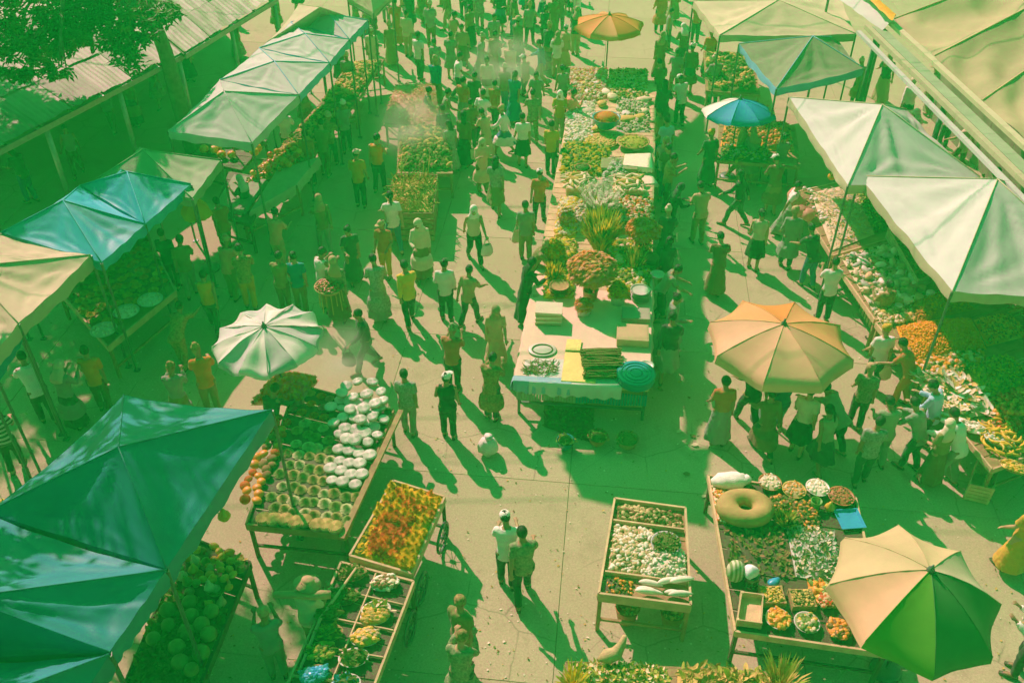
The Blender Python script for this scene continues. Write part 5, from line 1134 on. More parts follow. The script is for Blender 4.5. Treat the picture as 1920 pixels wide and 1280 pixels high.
# ------------------------------------------------ stall of white tins
F2 = PQ(.88, (462, 985), (648, 1004), (738, 772), (556, 722))
table('long wooden stall covered with round white tins and green rosettes', F2, .88, dark_wood, 9, rim=.05, rim_m=wood)
def make_tin(lid, body):
    root = thing('lidded_tin', '', 'tin', (0, 0, 0)); mb = MB(); mb.lathe([(.105, .03), (.112, .04), (.112, .10), (.10, .11)], n=20); mb.build('tin_body', body, root, True)
    m = MB(); n = 40; vs = [(0, 0, .135)]
    for k in range(n):
        a = 2*math.pi*k/n; z = .006*(-1)**k; vs += [(math.cos(a)*.05, math.sin(a)*.05, .130+z*.5), (math.cos(a)*.105, math.sin(a)*.105, .122+z), (math.cos(a)*.126, math.sin(a)*.126, .100+z)]
    fs = [(0, 1+3*k, 1+3*((k+1) % n)) for k in range(n)]+[(1+3*k+e, 2+3*k+e, 2+3*((k+1) % n)+e, 1+3*((k+1) % n)+e) for k in range(n) for e in (0, 1)]
    m.add(vs, fs); m.build('lid', lid, root); return root
def dup(root, loc, rz=0, sc=1, label=None, group=None, tilt=(0, 0)):
    r_ = root.copy(); C.objects.link(r_); r_.location = loc; r_.rotation_euler = (tilt[0], tilt[1], rz); r_.scale = (sc,)*3
    if label: tag(r_, label, None, group)
    for ch in root.children:
        c = ch.copy(); C.objects.link(c); c.parent = r_
    return r_
white_tin = make_tin(lid_m, tin_m); straw_tin = make_tin(lid2_m, tin_m); firstw = [True, True]
def place_tin(proto, idx, loc, rz, sc, label, group, tilt=(0, 0)):
    if firstw[idx]: proto.location = loc; proto.rotation_euler = (tilt[0], tilt[1], rz); proto.scale = (sc,)*3; tag(proto, label, None, group); firstw[idx] = False
    else: dup(proto, loc, rz, sc, label, group, tilt)
rosette_mats = [mat('rosette_green', (.28, .38, .12), .7, .3, 20, .2, trans=.3), mat('rosette_pale', (.50, .52, .26), .7, .3, 20, .2), mat('rosette_olive', (.38, .34, .12), .7, .3, 20, .2)]
ORD = ['first', 'second', 'third', 'fourth', 'fifth', 'sixth', 'seventh', 'eighth', 'ninth', 'tenth', 'eleventh', 'twelfth', 'thirteenth']
rnd = random.Random(12); nr, nc = 13, 9
for j in range(nr):
    for i in range(nc):
        s = (i+.5+(.5 if j % 2 else 0)*.9)/(nc+.4); t = (j+.5)/nr
        if s > .98: continue
        p = quad(F2, s, t); p = Vector((p.x+rnd.uniform(-.035, .035), p.y+rnd.uniform(-.035, .035), .885))
        if s < .14 and t < .75: continue
        if j == 0: place_tin(straw_tin, 1, p, rnd.random()*6, 1.08, f'straw yellow lidded tin, {ORD[i]} from the left in the nearest row', 'straw yellow tins in the nearest row')
        elif (s > .52 and t > .62) or (s > .60 and .32 < t <= .62) or (s > .42 and t > .82):
            top_ = t > .62 and s > .5
            place_tin(white_tin, 0, p+Vector((0, 0, rnd.uniform(.03, .11) if top_ else 0)), rnd.random()*6, rnd.uniform(.78, 1.05)*(1.05 if top_ else 1.0), f'white paper lidded tin, tin stall row {ORD[j]} from the camera, place {ORD[i]} from the left', 'white tins on the tin stall', (rnd.uniform(-.25, .25), rnd.uniform(-.25, .25)) if top_ else (0, 0))
        elif t > .80: single('dried_flower_ball', smesh('flower_ball', lambda: T_rosette(.10, 5, 8), rnd.choice([pink_f, org_f, straw])), 'dried peach flower ball at the back of the tin stall', 'flower ball', p, rnd.random()*6, 1, 'dried flower balls on the tin stall')
        else: single('leaf_rosette', smesh('rosette', lambda: T_rosette(.115, 5, 10), rnd.choice(rosette_mats), False), f'green leaf rosette, tin stall row {ORD[j]} from the camera, place {ORD[i]} from the left', 'leaf rosette', p, rnd.random()*6, rnd.uniform(.95, 1.15), 'leaf rosettes on the tin stall')
rim_tins = [(650, 728), (672, 720), (698, 722), (716, 738), (690, 745), (664, 748), (640, 742), (706, 762), (682, 770), (656, 772), (720, 756), (676, 792), (700, 786)]
for x, y in rim_tins: place_tin(white_tin, 0, P(x, y, 1.08), rnd.random()*6, rnd.uniform(.8, 1.05), 'white paper lidded tin heaped highest at the back right of the tin stall', 'highest white tins of the tin stall', (rnd.uniform(-.2, .2), rnd.uniform(-.2, .2)))
goods('round_bread', 'round_bread', lambda: T_ell((.09, .09, .06), 12, 8, .08), [brown_g, red_f, orange_fr], 'small reddish brown loaf at the left edge of the tin stall', 'bread', PQ(.89, (448, 940), (485, 945), (545, 790), (515, 785)), .88, 30, .075, 'reddish loaves on the tin stall', 4)
bm = thing('wooden_beam', 'long weathered beam leaning along the right side of the tin stall', 'beam', P(640, 1010, .9)); mb = MB(); L_ = P(640, 1010, .9); mb.beam((0, 0, 0), P(752, 770, .98)-L_, .10, .06); mb.build('beam_body', wood, bm)
# ------------------------------------------------ flower cart and vegetable cart
F3 = PQ(1.0, (656, 1044), (772, 1078), (834, 934), (738, 904))
table('dark cart holding the tray of yellow and red blossom', F3, 1.0, dark_wood, 6, rim=.06, rim_m=pale_wood, wheels=True, name='flower_cart')
def sh3(s, t, r_):
    d = math.hypot((s-.45)/.33, (t-.36)/.40)+r_.uniform(-.25, .25); return 1 if d < .7 else (2 if d < 1.0 and r_.random() < .6 else (3 if s < .2 and r_.random() < .5 else 0))
bed('loose_blossom', 'yellow and red loose blossom filling the cart tray', 'blossom', [quad(F3, .03, .03), quad(F3, .97, .03), quad(F3, .97, .97), quad(F3, .03, .97)], 1.01, 2100, FLOW, [yel_f, red_f, org_f, herb_m], .038, .11, 3, .6, shift=sh3)
goods('marigold', 'flower_head_big', lambda: T_flower(12, .085, .05, 4), [yel_f, yel_f, org_f], 'large yellow flower head on the blossom cart', 'flower', [quad(F3, .06, .5), quad(F3, .95, .5), quad(F3, .95, .95), quad(F3, .06, .95)], 1.07, 34, .06, 'large yellow flower heads on the cart', 5, mound=.05, smooth=False)
goods('zinnia', 'flower_head_red', lambda: T_flower(9, .08, .06, 3), [red_f, org_f], 'large red flower head in the middle of the blossom cart', 'flower', [quad(F3, .2, .1), quad(F3, .72, .1), quad(F3, .72, .6), quad(F3, .2, .6)], 1.10, 24, .055, 'large red flower heads on the cart', 6, mound=.03, smooth=False)
goods('marigold', 'flower_head_right', lambda: T_flower(12, .085, .05, 4), [yel_f], 'yellow flower head along the right rim of the blossom cart', 'flower', [quad(F3, .78, .05), quad(F3, .96, .05), quad(F3, .96, .5), quad(F3, .78, .5)], 1.06, 14, .06, 'yellow flower heads along the right rim', 7, smooth=False)
F3b = PQ(.95, (520, 1330), (680, 1345), (776, 1092), (640, 1056))
table('long cart with compartments of vegetable platters below the blossom cart', F3b, .95, dark_wood, 8, rim=.05, rim_m=pale_wood, wheels=True, name='vegetable_cart')
dv = thing('divider_frame', 'pale wooden divider lattice between the vegetable platters', 'lattice', quad(F3b, .5, .5)); Ld = quad(F3b, .5, .5)
for t in (.2, .4, .6, .8): mb = MB(); mb.beam(quad(F3b, 0.02, t)-Ld+Vector((0, 0, .045)), quad(F3b, .98, t)-Ld+Vector((0, 0, .045)), .02, .05); mb.build('divider', pale_wood, dv)
mb = MB(); mb.beam(quad(F3b, .5, .02)-Ld+Vector((0, 0, .048)), quad(F3b, .5, .98)-Ld+Vector((0, 0, .048)), .02, .05); mb.build('divider', pale_wood, dv)
platt = [((662, 1078), 'olive leaf bundles', [reed_m, herb_m], LEAFS), ((722, 1096), 'white mottled roots', [white_v, pale_m, brown_g], LUMP), ((648, 1122), 'dark green squash slices', [herb_m, leaf_m], LEAFS), ((706, 1146), 'lime cabbage curls', [lime_m, pale_m], LEAFS),
         ((616, 1150), 'dark gourd halves', [leaf_m, herb_m], LUMP), ((704, 1158), 'pale yellow fritters', [yel_fr, straw], LUMP), ((616, 1190), 'green bean bundles', [herb_m, lime_m], LEAFS), ((686, 1198), 'golden potatoes', [yel_fr, ginger_m], LUMP), ((604, 1225), 'long green gourds', [leaf_m, lime_m], LUMP), ((664, 1236), 'dark leaf heads', [leaf_m, herb_m], LEAFS), ((592, 1268), 'teal wrapped parcels', [teal_pl, blue_pl], LUMP), ((648, 1285), 'bottle green leaves', [leaf_m, teal_pl], LEAFS)]
for i, ((x, y), nm, ms, tp) in enumerate(platt): bowl(f'oval platter of {nm} on the vegetable cart', x, y, .965, .22, enamel if i % 2 else wicker, tp, ms, .05, 'platter', 'platter', seed=i, nf=70, fsize=.06 if tp is LUMP else .09, oval=.72, rz=R(8), heap=.06)
stk = thing('bamboo_pole', 'split bamboo pole lying along the left rim of the vegetable cart', 'pole', P(560, 1260, 1.0)); Lk = P(560, 1260, 1.0); mb = MB(); mb.tube([(0, 0, 0), P(600, 1160, 1.06)-Lk, P(668, 1064, 1.15)-Lk], [.02, .03, .02], 8); mb.build('cane', pale_wood, stk, True)
mb = MB(); mb.tube([P(592, 1150, 1.07)-Lk, P(586, 1118, 1.25)-Lk], .012, 6); mb.build('twig', pale_wood, stk, True)
# ------------------------------------------------ bottom right stand with white vegetables
F5 = PQ(.92, (1122, 1118), (1294, 1140), (1284, 958), (1152, 940))
table('pale framed wooden stand of white vegetables in the lower right aisle', F5, .92, wood, 6, rim=.10, rim_m=pale_wood)
dr = thing('crate_divider', 'pale cross boards dividing the white vegetable stand', 'divider', quad(F5, .5, .5)); Lq = quad(F5, .5, .5)
for t in (.22, .76): mb = MB(); mb.beam(quad(F5, .03, t)-Lq+Vector((0, 0, .05)), quad(F5, .97, t)-Lq+Vector((0, 0, .05)), .03, .09); mb.build('cross_board', pale_wood, dr)
bed('ginger_heap', 'knobbly pale ginger heap on the left of the white vegetable stand', 'ginger', [quad(F5, .05, .25), quad(F5, .58, .25), quad(F5, .58, .73), quad(F5, .05, .73)], .93, 330, LUMP, [ginger_m, pale_m, white_v], .042, .10, 3)
bed('white_shred_heap', 'shredded white vegetable heap on the right of the stand', 'vegetables', [quad(F5, .45, .22), quad(F5, .97, .22), quad(F5, .97, .55), quad(F5, .45, .55)], .95, 420, LUMP+LEAFS, [white_v, pale_m], .032, .16, 4)
bed('mushroom_heap', 'mixed brown roots in the far tray of the white vegetable stand', 'roots', [quad(F5, .05, .79), quad(F5, .95, .79), quad(F5, .95, .96), quad(F5, .05, .96)], .93, 150, LUMP, [brown_g, ginger_m, herb_m], .045, .08, 5)
bed('shrimp_heap', 'small orange and green scraps in the near left tray', 'scraps', [quad(F5, .06, .04), quad(F5, .36, .04), quad(F5, .36, .18), quad(F5, .06, .18)], .93, 50, LUMP, [orange_fr, herb_m], .03, .03, 6, base=dark_wood)
bowl('round sieve of dark green herbs propped on white cloth at the stand', 1248, 1022, 1.05, .24, white_cloth, LEAFS, [herb_m, reed_m], .06, 'sieve', 'sieve', nf=160, fsize=.06, heap=.08)
rnd = random.Random(4)
for i in range(9): p = quad(F5, rnd.uniform(.45, .95), rnd.uniform(.05, .24)); single('radish', smesh('radish', lambda: T_long(.38, .05, .05), white_v), 'long white radish at the near edge of the white vegetable stand', 'radish', p+Vector((0, 0, .04+.03*(i % 3))), rnd.uniform(-.4, .3), 1, 'long white radishes')
for x, y, lb in [(1174, 1160, 'left rust bucket half under the white vegetable stand'), (1258, 1168, 'right rust bucket half under the white vegetable stand')]:
    p = P(x, y, 0.02); root = thing('bucket', lb, 'bucket', p); mb = MB(); mb.lathe([(.14, 0), (.20, .34), (.21, .35), (.19, .34), (.135, .02), (.001, .02)], n=22, cap=False); mb.build('bucket_body', terracotta, root, True)
    mb = MB(); mb.tube([(-.2, 0, .34), (-.14, 0, .46), (0, 0, .50), (.14, 0, .46), (.2, 0, .34)], .008, 6); mb.build('handle', steel, root, True)
    def ps(i, r_): a = r_.uniform(0, 6.28); q = .17*math.sqrt(r_.random()); return (math.cos(a)*q, math.sin(a)*q, .32+r_.uniform(0, .06)), (r_.uniform(-.6, .6), r_.uniform(-.6, .6), a), .09, r_.randrange(3), r_.randrange(2)
    o = stamp('contents', LEAFS, 60, ps, [straw, reed_m], root, seed=x); o['kind'] = 'stuff'
# ------------------------------------------------ bottom right stand with the ring
F6 = PQ(.9, (1378, 1184), (1668, 1226), (1604, 934), (1328, 892))
table('wide crowded wooden stand beside the yellow and green umbrella', F6, .9, dark_wood, 8, rim=.03, rim_m=pale_wood)
def zone6(s0, t0, s1, t1): return [quad(F6, s0, t0), quad(F6, s1, t0), quad(F6, s1, t1), quad(F6, s0, t1)]
mb = MB(); n1, n2 = 28, 14; vs = []
for i in range(n1):
    for j in range(n2):
        a, b = 2*math.pi*i/n1, 2*math.pi*j/n2; k = 1+.10*noise.noise(Vector((math.cos(a)*1.5, math.sin(a)*1.5, 1))); rr_ = .24+.155*math.cos(b)*k; vs.append((math.cos(a)*rr_*1.25, math.sin(a)*rr_, .14+.15*math.sin(b)*k))
mb.add(vs, [(i*n2+j, ((i+1) % n1)*n2+j, ((i+1) % n1)*n2+(j+1) % n2, i*n2+(j+1) % n2) for i in range(n1) for j in range(n2)])
single('ring_loaf', mb.mesh('ring_loaf', [mat('tan_crust', (.46, .31, .13), .8, .25, 3, .25, 14)], True), 'huge tan ring shaped loaf at the far left of the crowded stand', 'ring loaf', P(1395, 962, .93))
mb = MB(); mb.ell((0, 0, .10), (.34, .18, .13), 18, 10, nz=.2); mb.ell((.28, 0, .10), (.10, .10, .08), 10, 6, nz=.3); single('white_sack', mb.mesh('white_sack', [lid_m], True), 'plump white sack behind the ring loaf', 'sack', P(1368, 908, .92), .1)
for x, y, r_, m, fm, lb in [(1443, 908, .20, terracotta, [pale_m, white_v], 'rust rimmed bowl of pale dough at the far edge of the crowded stand'), (1488, 922, .20, straw, [ginger_m, orange_fr], 'golden bowl next to the rust rimmed bowl'), (1532, 918, .20, enamel, [white_v, pale_m], 'pale round sieve at the far edge of the crowded stand'), (1576, 934, .22, terracotta, [terracotta, brown_g], 'flat rust brown dish at the far right of the crowded stand')]:
    bowl(lb, x, y, .95, r_, m, LUMP, fm, .06, nf=50, fsize=.035, heap=.03)
single('green_cup', smesh('cup', lambda: MB().lathe([(.07, 0), (.10, .16), (.085, .16), (.06, .02), (.001, .02)], n=18, cap=False), green_pl), 'bright green cup behind the leafy plant', 'cup', P(1528, 950, .92)); single('gourd', smesh('gourd', lambda: T_pear(.09), yel_fr), 'small yellow gourd beside the bright green cup', 'gourd', P(1556, 950, .98))
single('blue_tray', smesh('tray_b', lambda: MB().lathe([(.26, 0), (.30, .05), (.28, .05), (.25, .012), (.001, .012)], n=4, cap=False), blue_pl, False), 'square blue tray at the right edge of the crowded stand', 'tray', P(1592, 975, .92), R(50))
spray('leafy bright green plant right of the ring loaf', 1470, 985, .92, .28, .22, [lime_m, leaf_m], 160, 7, w=.03); bed('scraps', 'brown and orange scraps around the leafy plant', 'scraps', zone6(.40, .70, .72, .92), .91, 260, LUMP, [brown_g, orange_fr, herb_m], .035, .12, 7)
bed('silver_leaves', 'crumpled silver grey leaves in the middle of the crowded stand', 'leaves', zone6(.48, .38, .80, .72), .91, 620, LEAFS, [foil_m, foil_m, pale_m, herb_m], .075, .12, 8, .8)
bed('dark_greens', 'dark leaf scraps in the left of the crowded stand', 'leaves', zone6(.04, .36, .46, .68), .91, 260, LEAFS, [herb_m, brown_g], .08, .04, 9, base=dark_wood)
bed('rosehips', 'orange berries down the left rim behind the melon', 'berries', zone6(.01, .66, .10, .92), .91, 160, LUMP, [orange_fr, red_fr, pale_m], .03, .07, 10)
bed('fruit_mix', 'mixed stone fruit under the edge of the striped umbrella', 'fruit', zone6(.55, .22, .92, .38), .91, 110, LUMP, [orange_fr, green_fr, yel_fr], .05, .06, 11)
mm = mat('striped_melon', (.62, .60, .42), .5, .1, 4, .1, stripes=((.22, .30, .12), 5.0, 'X')); single('melon', smesh('melon', lambda: MB().ell((0, 0, .20), (.15, .15, .21), 20, 14), mm), 'pale striped melon standing at the left of the crowded stand', 'melon', P(1376, 1085, .92))
p = P(1403, 1092, .92); o = thing('white_bonnet', 'white cloth cover over the dark jar beside the melon', 'cover', p); mb = MB(); mb.lathe([(.12, .24), (.11, .32), (.06, .38), (.001, .40)], n=20, cap=False, wob=.08); mb.build('cloth', mat('lilac_white_cloth', (.70, .68, .74), .8, .06, 4), o, True)
single('jar', smesh('jar', lambda: MB().lathe([(.11, 0), (.13, .05), (.13, .22), (.10, .27), (.001, .27)], n=20, cap=False), mat('black_glaze', (.03, .04, .03), .25, .1, 4, 0, spec=.6)), 'dark glazed jar under the white cloth cover', 'jar', P(1406, 1094, .92))
for x, y, ms, lb in [(1446, 1122, [yel_fr, grain_m], 'square basket of yellow grain on the crowded stand'), (1502, 1128, [reed_m, straw], 'square basket of olive seed beside the yellow grain')]:
    F = [P(x, y, .92)+Vector(d) for d in ((-.17, -.15, 0), (.17, -.15, 0), (.17, .15, 0), (-.17, .15, 0))]; crate(lb, F, .92, .12, wicker, 3, name='basket'); bed('seed_heap', lb.replace('square basket of ', '').split(' ')[0]+' seed heap inside its square basket, '+('left' if x < 1480 else 'right')+' one', 'seed', F, 1.0, 160, LUMP, ms, .022, .05, x)
for i, (x, y, ms, lb) in enumerate([(1458, 1163, [yel_fr, orange_fr], 'enamel dish of golden fruit chunks at the near rim'), (1512, 1170, [green_fr, yel_fr, pale_m], 'enamel dish of green and yellow chunks at the near rim'), (1572, 1182, [orange_fr, brown_g], 'amber dish of orange brown pickles at the near rim'), (1548, 1130, [ginger_m, red_fr], 'small plate of reddish pieces behind the near dishes'), (1598, 1160, [herb_m, lime_m], 'small plate of chopped greens under the striped umbrella')]): bowl(lb, x, y, .93, .19 if i < 3 else .13, enamel if i != 2 else terracotta, LUMP, ms, .05, 'dish', 'dish', seed=i+9, nf=45, fsize=.045, heap=.05)
single('blue_cloth_knot', smesh('knot', lambda: T_ell((.11, .07, .05), 10, 7, .5), blue_pl), 'small knotted bright blue cloth between the baskets and the jar', 'cloth', P(1452, 1090, .97), .4)
crate('pale empty wooden frame crate at the near left corner of the crowded stand', PQ(.93, (1380, 1172), (1424, 1178), (1428, 1125), (1388, 1120)), .93, .16, pale_wood, 3)
# ------------------------------------------------ the long right stall
segs = [((1486, 362), (1655, 322), (1560, 480), (1745, 425), 'far end table of the long right stall'), ((1562, 486), (1748, 430), (1640, 600), (1860, 540), 'second table of the long right stall under the front tent'), ((1642, 606), (1862, 545), (1740, 730), (1990, 650), 'third table of the long right stall under the spice heaps'), ((1742, 736), (1992, 655), (1860, 880), (2100, 790), 'nearest table of the long right stall')]
for a, b, c, d, lb in segs: table(lb, PQ(.9, c, d, b, a), .9, wood, 7, rim=.02, rim_m=pale_wood, group='tables of the long right stall')
def Z7(*px): return PQ(.92, *px)
bed('grass_heap', 'pale dry grass sheets at the far end of the long right stall', 'grass', Z7((1560, 470), (1640, 440), (1600, 345), (1520, 362)), .92, 800, [T_long(1, .05, .1), T_leaf(1, .15, .1)], [pale_m, straw, foil_m], .12, .12, 12, .35)
bed('herb_heap', 'bushy green herbs between the two white tents', 'herbs', Z7((1640, 440), (1700, 420), (1640, 335), (1596, 345)), .92, 900, LEAFS, [herb_m, leaf_m, lime_m], .07, .25, 13, .9)
goods('sack', 'garlic_sack', lambda: T_ell((.20, .15, .15), 12, 8, .25), [pink_f], 'blush pink sack at the far left corner of the long right stall', 'sack', Z7((1496, 420), (1528, 410), (1505, 358), (1484, 364)), .92, 4, .12, 'blush pink sacks', 3)
goods('garlic_bulb', 'garlic', lambda: T_fruit(.055), [white_v, lid_m], 'white bulb in the string along the pink sacks', 'bulb', Z7((1540, 425), (1552, 420), (1515, 350), (1502, 354)), .95, 12, .05, 'white bulbs beside the pink sacks', 4)
F = Z7((1715, 545), (1770, 520), (1710, 430), (1660, 445)); crate('tilted pale crate packed with yellow green grass under the front tent', F, .92, .30, pale_wood, 4); bed('cut_grass', 'yellow green cut grass filling the tilted crate', 'grass', F, 1.15, 700, [T_leaf(1, .12, .2)], [reed_m, straw, herb_m], .10, .12, 14, .7)
bed('packets', 'jumble of pale packets and leaves on the second right table', 'goods', Z7((1640, 590), (1735, 560), (1680, 455), (1575, 480)), .92, 520, LUMP+LEAFS, [pale_m, white_v, ginger_m, herb_m, foil_m], .07, .10, 15, .6)
goods('packet', 'packet', lambda: T_ell((.14, .08, .05), 10, 6, .3), [pale_m, white_v, ginger_m, foil_m], 'pale paper packet on the second right table', 'packet', Z7((1640, 590), (1725, 565), (1670, 470), (1585, 490)), 1.0, 34, .07, 'pale packets on the second right table', 6, mound=.05)
goods('round_jar', 'jarlid', lambda: MB().lathe([(.09, -.07), (.095, .05), (.08, .06), (.001, .065)], n=16, cap=False), [ginger_m, lid_m, pink_f], 'small round lidded pot on the second right table', 'pot', Z7((1680, 590), (1745, 560), (1710, 505), (1650, 530)), .95, 14, .09, 'small round pots on the right stall', 7, tilt=.08)
bed('brown_spice', 'brown orange spice heap behind the bright orange one', 'spice', Z7((1720, 605), (1830, 580), (1790, 545), (1700, 565)), .92, 500, LUMP, [mat('brown_spice', (.42, .19, .05), .9, .25, 16, .6, 60), spice_m], .025, .20, 16)
bed('orange_spice_heap', 'bright orange spice heap under the front tent pole', 'spice', Z7((1705, 680), (1850, 655), (1820, 598), (1680, 612)), .92, 1500, LUMP, [spice_m, spice_m, orange_fr], .028, .26, 17)
bed('mixed_scraps', 'pale and brown scraps along the left rim of the third right table', 'goods', Z7((1655, 612), (1715, 600), (1700, 560), (1640, 585)), .92, 300, LUMP+LEAFS, [pale_m, brown_g, ginger_m, straw], .06, .08, 71)
bed('peach_packs', 'peach and cream packs between the spice heaps and the husks', 'goods', Z7((1712, 712), (1850, 690), (1845, 655), (1700, 680)), .92, 420, LUMP+LEAFS, [orange_fr, pale_m, spice_m, straw, herb_m], .06, .10, 72)
bed('olive_spice', 'golden brown spice heap right of the bright orange one', 'spice', Z7((1850, 650), (1930, 630), (1890, 590), (1825, 600)), .92, 500, LUMP, [orange_fr, brown_g, yel_fr], .028, .20, 18)
bed('green_herb_mat', 'flat bed of green herbs below the orange spice', 'herbs', Z7((1850, 745), (1945, 720), (1890, 665), (1800, 685)), .92, 900, LEAFS, [lime_m, straw, yel_f, herb_m], .06, .14, 19, .7)
bed('corn_husks', 'long pale husks fanned at the left of the third right table', 'husks', Z7((1770, 790), (1870, 775), (1790, 690), (1710, 700)), .92, 260, [T_leaf(1, .22, .2)], [pale_m, straw, white_v], .22, .12, 20, .35)
goods('tomato', 'tomato', lambda: T_fruit(.062), [red_fr, orange_fr], 'orange red tomato heaped at the right edge of the photo', 'tomato', Z7((1870, 830), (1960, 800), (1930, 725), (1855, 745)), .92, 55, .058, 'tomatoes on the nearest right table', 8, layers=3)
goods('banana', 'banana', lambda: T_long(.26, .028, .30), [yel_fr, mat('banana_yellow', (.68, .42, .05), .5, .1, 6)], 'yellow banana between husks and tomatoes', 'banana', Z7((1860, 860), (1930, 850), (1880, 790), (1830, 800)), .93, 30, .045, 'bananas on the nearest right table', 9, layers=3, tilt=.2)
for i, (x, y, m, ms, lb) in enumerate([(1790, 770, wicker, [pale_m, straw], 'long leaf shaped basket of dried slices on the nearest right table'), (1822, 806, enamel, [white_v, pale_m], 'pale oval basket below the leaf shaped one'), (1872, 830, enamel, [foil_m, white_v], 'big silvery oval bowl at the near end of the right stall'), (1742, 712, wicker, [ginger_m, pale_m], 'shallow wicker dish at the left rim of the third right table'), (1900, 880, wicker, [yel_fr, straw], 'basket of yellow grain at the lower end of the right stall')]): bowl(lb, x, y, .95, .26, m, LUMP+LEAFS, ms, .07, 'oval_basket', 'basket', seed=i+20, nf=90, fsize=.05, oval=.6, rz=R(-30), heap=.04)
for i, (x, y) in enumerate([(1592, 545), (1612, 585)]):
    a = P(x, y, .02); b = P(x+28, y+45, .02); root = thing('leaning_board', ['upper', 'lower'][i]+' pale slatted board leaning against the long right stall', 'board', a)
    for k in range(7): q = (b-a)*(k/6.5); mb = MB(); mb.box((q.x, q.y, .40), (.08, .02, .78), rz=math.atan2((b-a).y, (b-a).x)); mb.build('slat', pale_wood, root)
    mb = MB(); mb.beam(Vector((0, 0.03, .7)), (b-a)+Vector((0, .03, .7)), .03, .05); mb.build('rail', wood, root)
crate('open pale crate on the ground at the lower end of the long right stall', PQ(.02, (1806, 935), (1850, 945), (1862, 900), (1822, 890)), .02, .42, pale_wood, 5)
# blue umbrella goods
table('small table under the blue and white umbrella', PQ(.9, (1345, 300), (1500, 312), (1490, 236), (1350, 226)), .9, wood, 6)
bed('orange_goods', 'orange and green goods spread beneath the blue umbrella', 'goods', Z7((1350, 275), (1490, 285), (1480, 232), (1360, 226)), .92, 700, LUMP+LEAFS, [orange_fr, brown_g, herb_m, straw], .06, .16, 30, .7)
bed('chard_heap', 'leafy chard at the near side of the small blue umbrella table', 'greens', Z7((1350, 300), (1440, 306), (1440, 278), (1352, 274)), .92, 260, LEAFS, [leaf_m, lime_m, foil_m], .12, .12, 31, .8)
goods('orange', 'orange', lambda: T_fruit(.06), [orange_fr, red_fr], 'orange on the table beneath the blue umbrella', 'orange', Z7((1400, 280), (1480, 285), (1476, 245), (1400, 242)), 1.03, 16, .058, 'oranges beneath the blue umbrella', 10, mound=.03)
table('far right table behind the blue umbrella', PQ(.9, (1325, 170), (1425, 178), (1410, 100), (1320, 95)), .9, wood, 6)
bed('yellow_greens', 'yellow green bunches under the sand tent', 'greens', Z7((1328, 168), (1420, 174), (1405, 104), (1322, 98)), .92, 520, LEAFS+LUMP, [herb_m, straw, leaf_m], .09, .15, 32, .8)
# ------------------------------------------------ left stall of flower balls
F8 = PQ(.9, (203, 652), (330, 548), (262, 412), (104, 540))
table('wooden stall of round flower balls under the turquoise tents', F8, .9, wood, 7, rim=.05, rim_m=pale_wood)
rnd = random.Random(31); ball_m = [mat('ball_olive', (.44, .40, .10), .8, .3, 22, .5, 60), mat('ball_yellow', (.75, .52, .10), .8, .3, 22, .5, 60), mat('ball_orange', (.75, .30, .09), .8, .3, 22, .5, 60), mat('ball_green', (.20, .28, .08), .8, .3, 22, .5, 60)]
for p, s, t in spread([quad(F8, .04, .16), quad(F8, .96, .16), quad(F8, .97, .97), quad(F8, .04, .97)], 120, rnd, .175):
    k = 3 if t > .72 and rnd.random() < .8 else rnd.choice((0, 0, 1, 2, 3)); nm = ('olive', 'yellow', 'orange', 'green')[k]
    single('flower_ball', smesh('flower_ball2', lambda: T_rosette(.115, 5, 8), ball_m[k], False), f'{nm} flower ball on the left stall under the turquoise tents', 'flower ball', Vector((p.x, p.y, .92)), rnd.random()*6, rnd.uniform(.85, 1.15), f'{nm} flower balls on the left stall')
for x, y, lb in [(196, 622, 'round sieve of white grain at the near corner of the flower ball stall'), (283, 566, 'round sieve of white grain at the right corner of the flower ball stall'), (238, 588, 'dull green dish between the two sieves')]: bowl(lb, x, y, .95, .27 if 'sieve' in lb else .22, enamel if 'sieve' in lb else green_cloth, LUMP, [white_v, pale_m] if 'sieve' in lb else [herb_m], .06, 'sieve', 'sieve', nf=60, fsize=.03, heap=.02)
# ------------------------------------------------ straw cart and tray
Fc = PQ(.85, (722, 402), (812, 402), (820, 330), (738, 330)); crate('boxy dark wooden cart filled with straw in the upper aisle', Fc, .05, .85, wood, 5, name='straw_cart')
bed('straw_heap', 'golden straw spilling from the boxy cart', 'straw', PQ(.86, (724, 396), (810, 396), (818, 334), (740, 334)), .84, 600, [T_long(1, .02, .1), T_leaf(1, .08, .3)], [straw, grain_m, reed_m], .26, .22, 40, .8)
for i in range(7): a = P(735+i*12, 345, .9); stp = single('cane', smesh('cane', lambda: MB().tube([(0, 0, 0), (.05, .03, .35), (.02, -.05, .75)], .012, 6), straw), 'bent golden cane sticking out of the straw cart', 'cane', a, i*1.3, 1, 'canes in the straw cart', (.3*math.sin(i), .3))
table('low wooden stand behind the straw cart', PQ(.8, (745, 325), (848, 325), (845, 235), (748, 235)), .8, wood, 6)
bed('olive_bundles', 'olive and brown bundles on the low stand behind the straw cart', 'bundles', PQ(.82, (748, 320), (845, 320), (842, 240), (750, 240)), .82, 620, LEAFS+LUMP, [herb_m, brown_g, straw, reed_m], .09, .28, 41, .8)
table('pale round cornered stand covered in straw in the upper aisle', PQ(.8, (722, 232), (822, 240), (812, 166), (745, 166)), .8, wood, 6)
bed('pale_straw', 'blush coloured straw heap on the pale stand', 'straw', PQ(.82, (716, 230), (826, 238), (816, 160), (742, 160)), .82, 800, [T_long(1, .03, .1), T_leaf(1, .1, .2)], [pink_f, pale_m, straw], .16, .32, 42, .6)
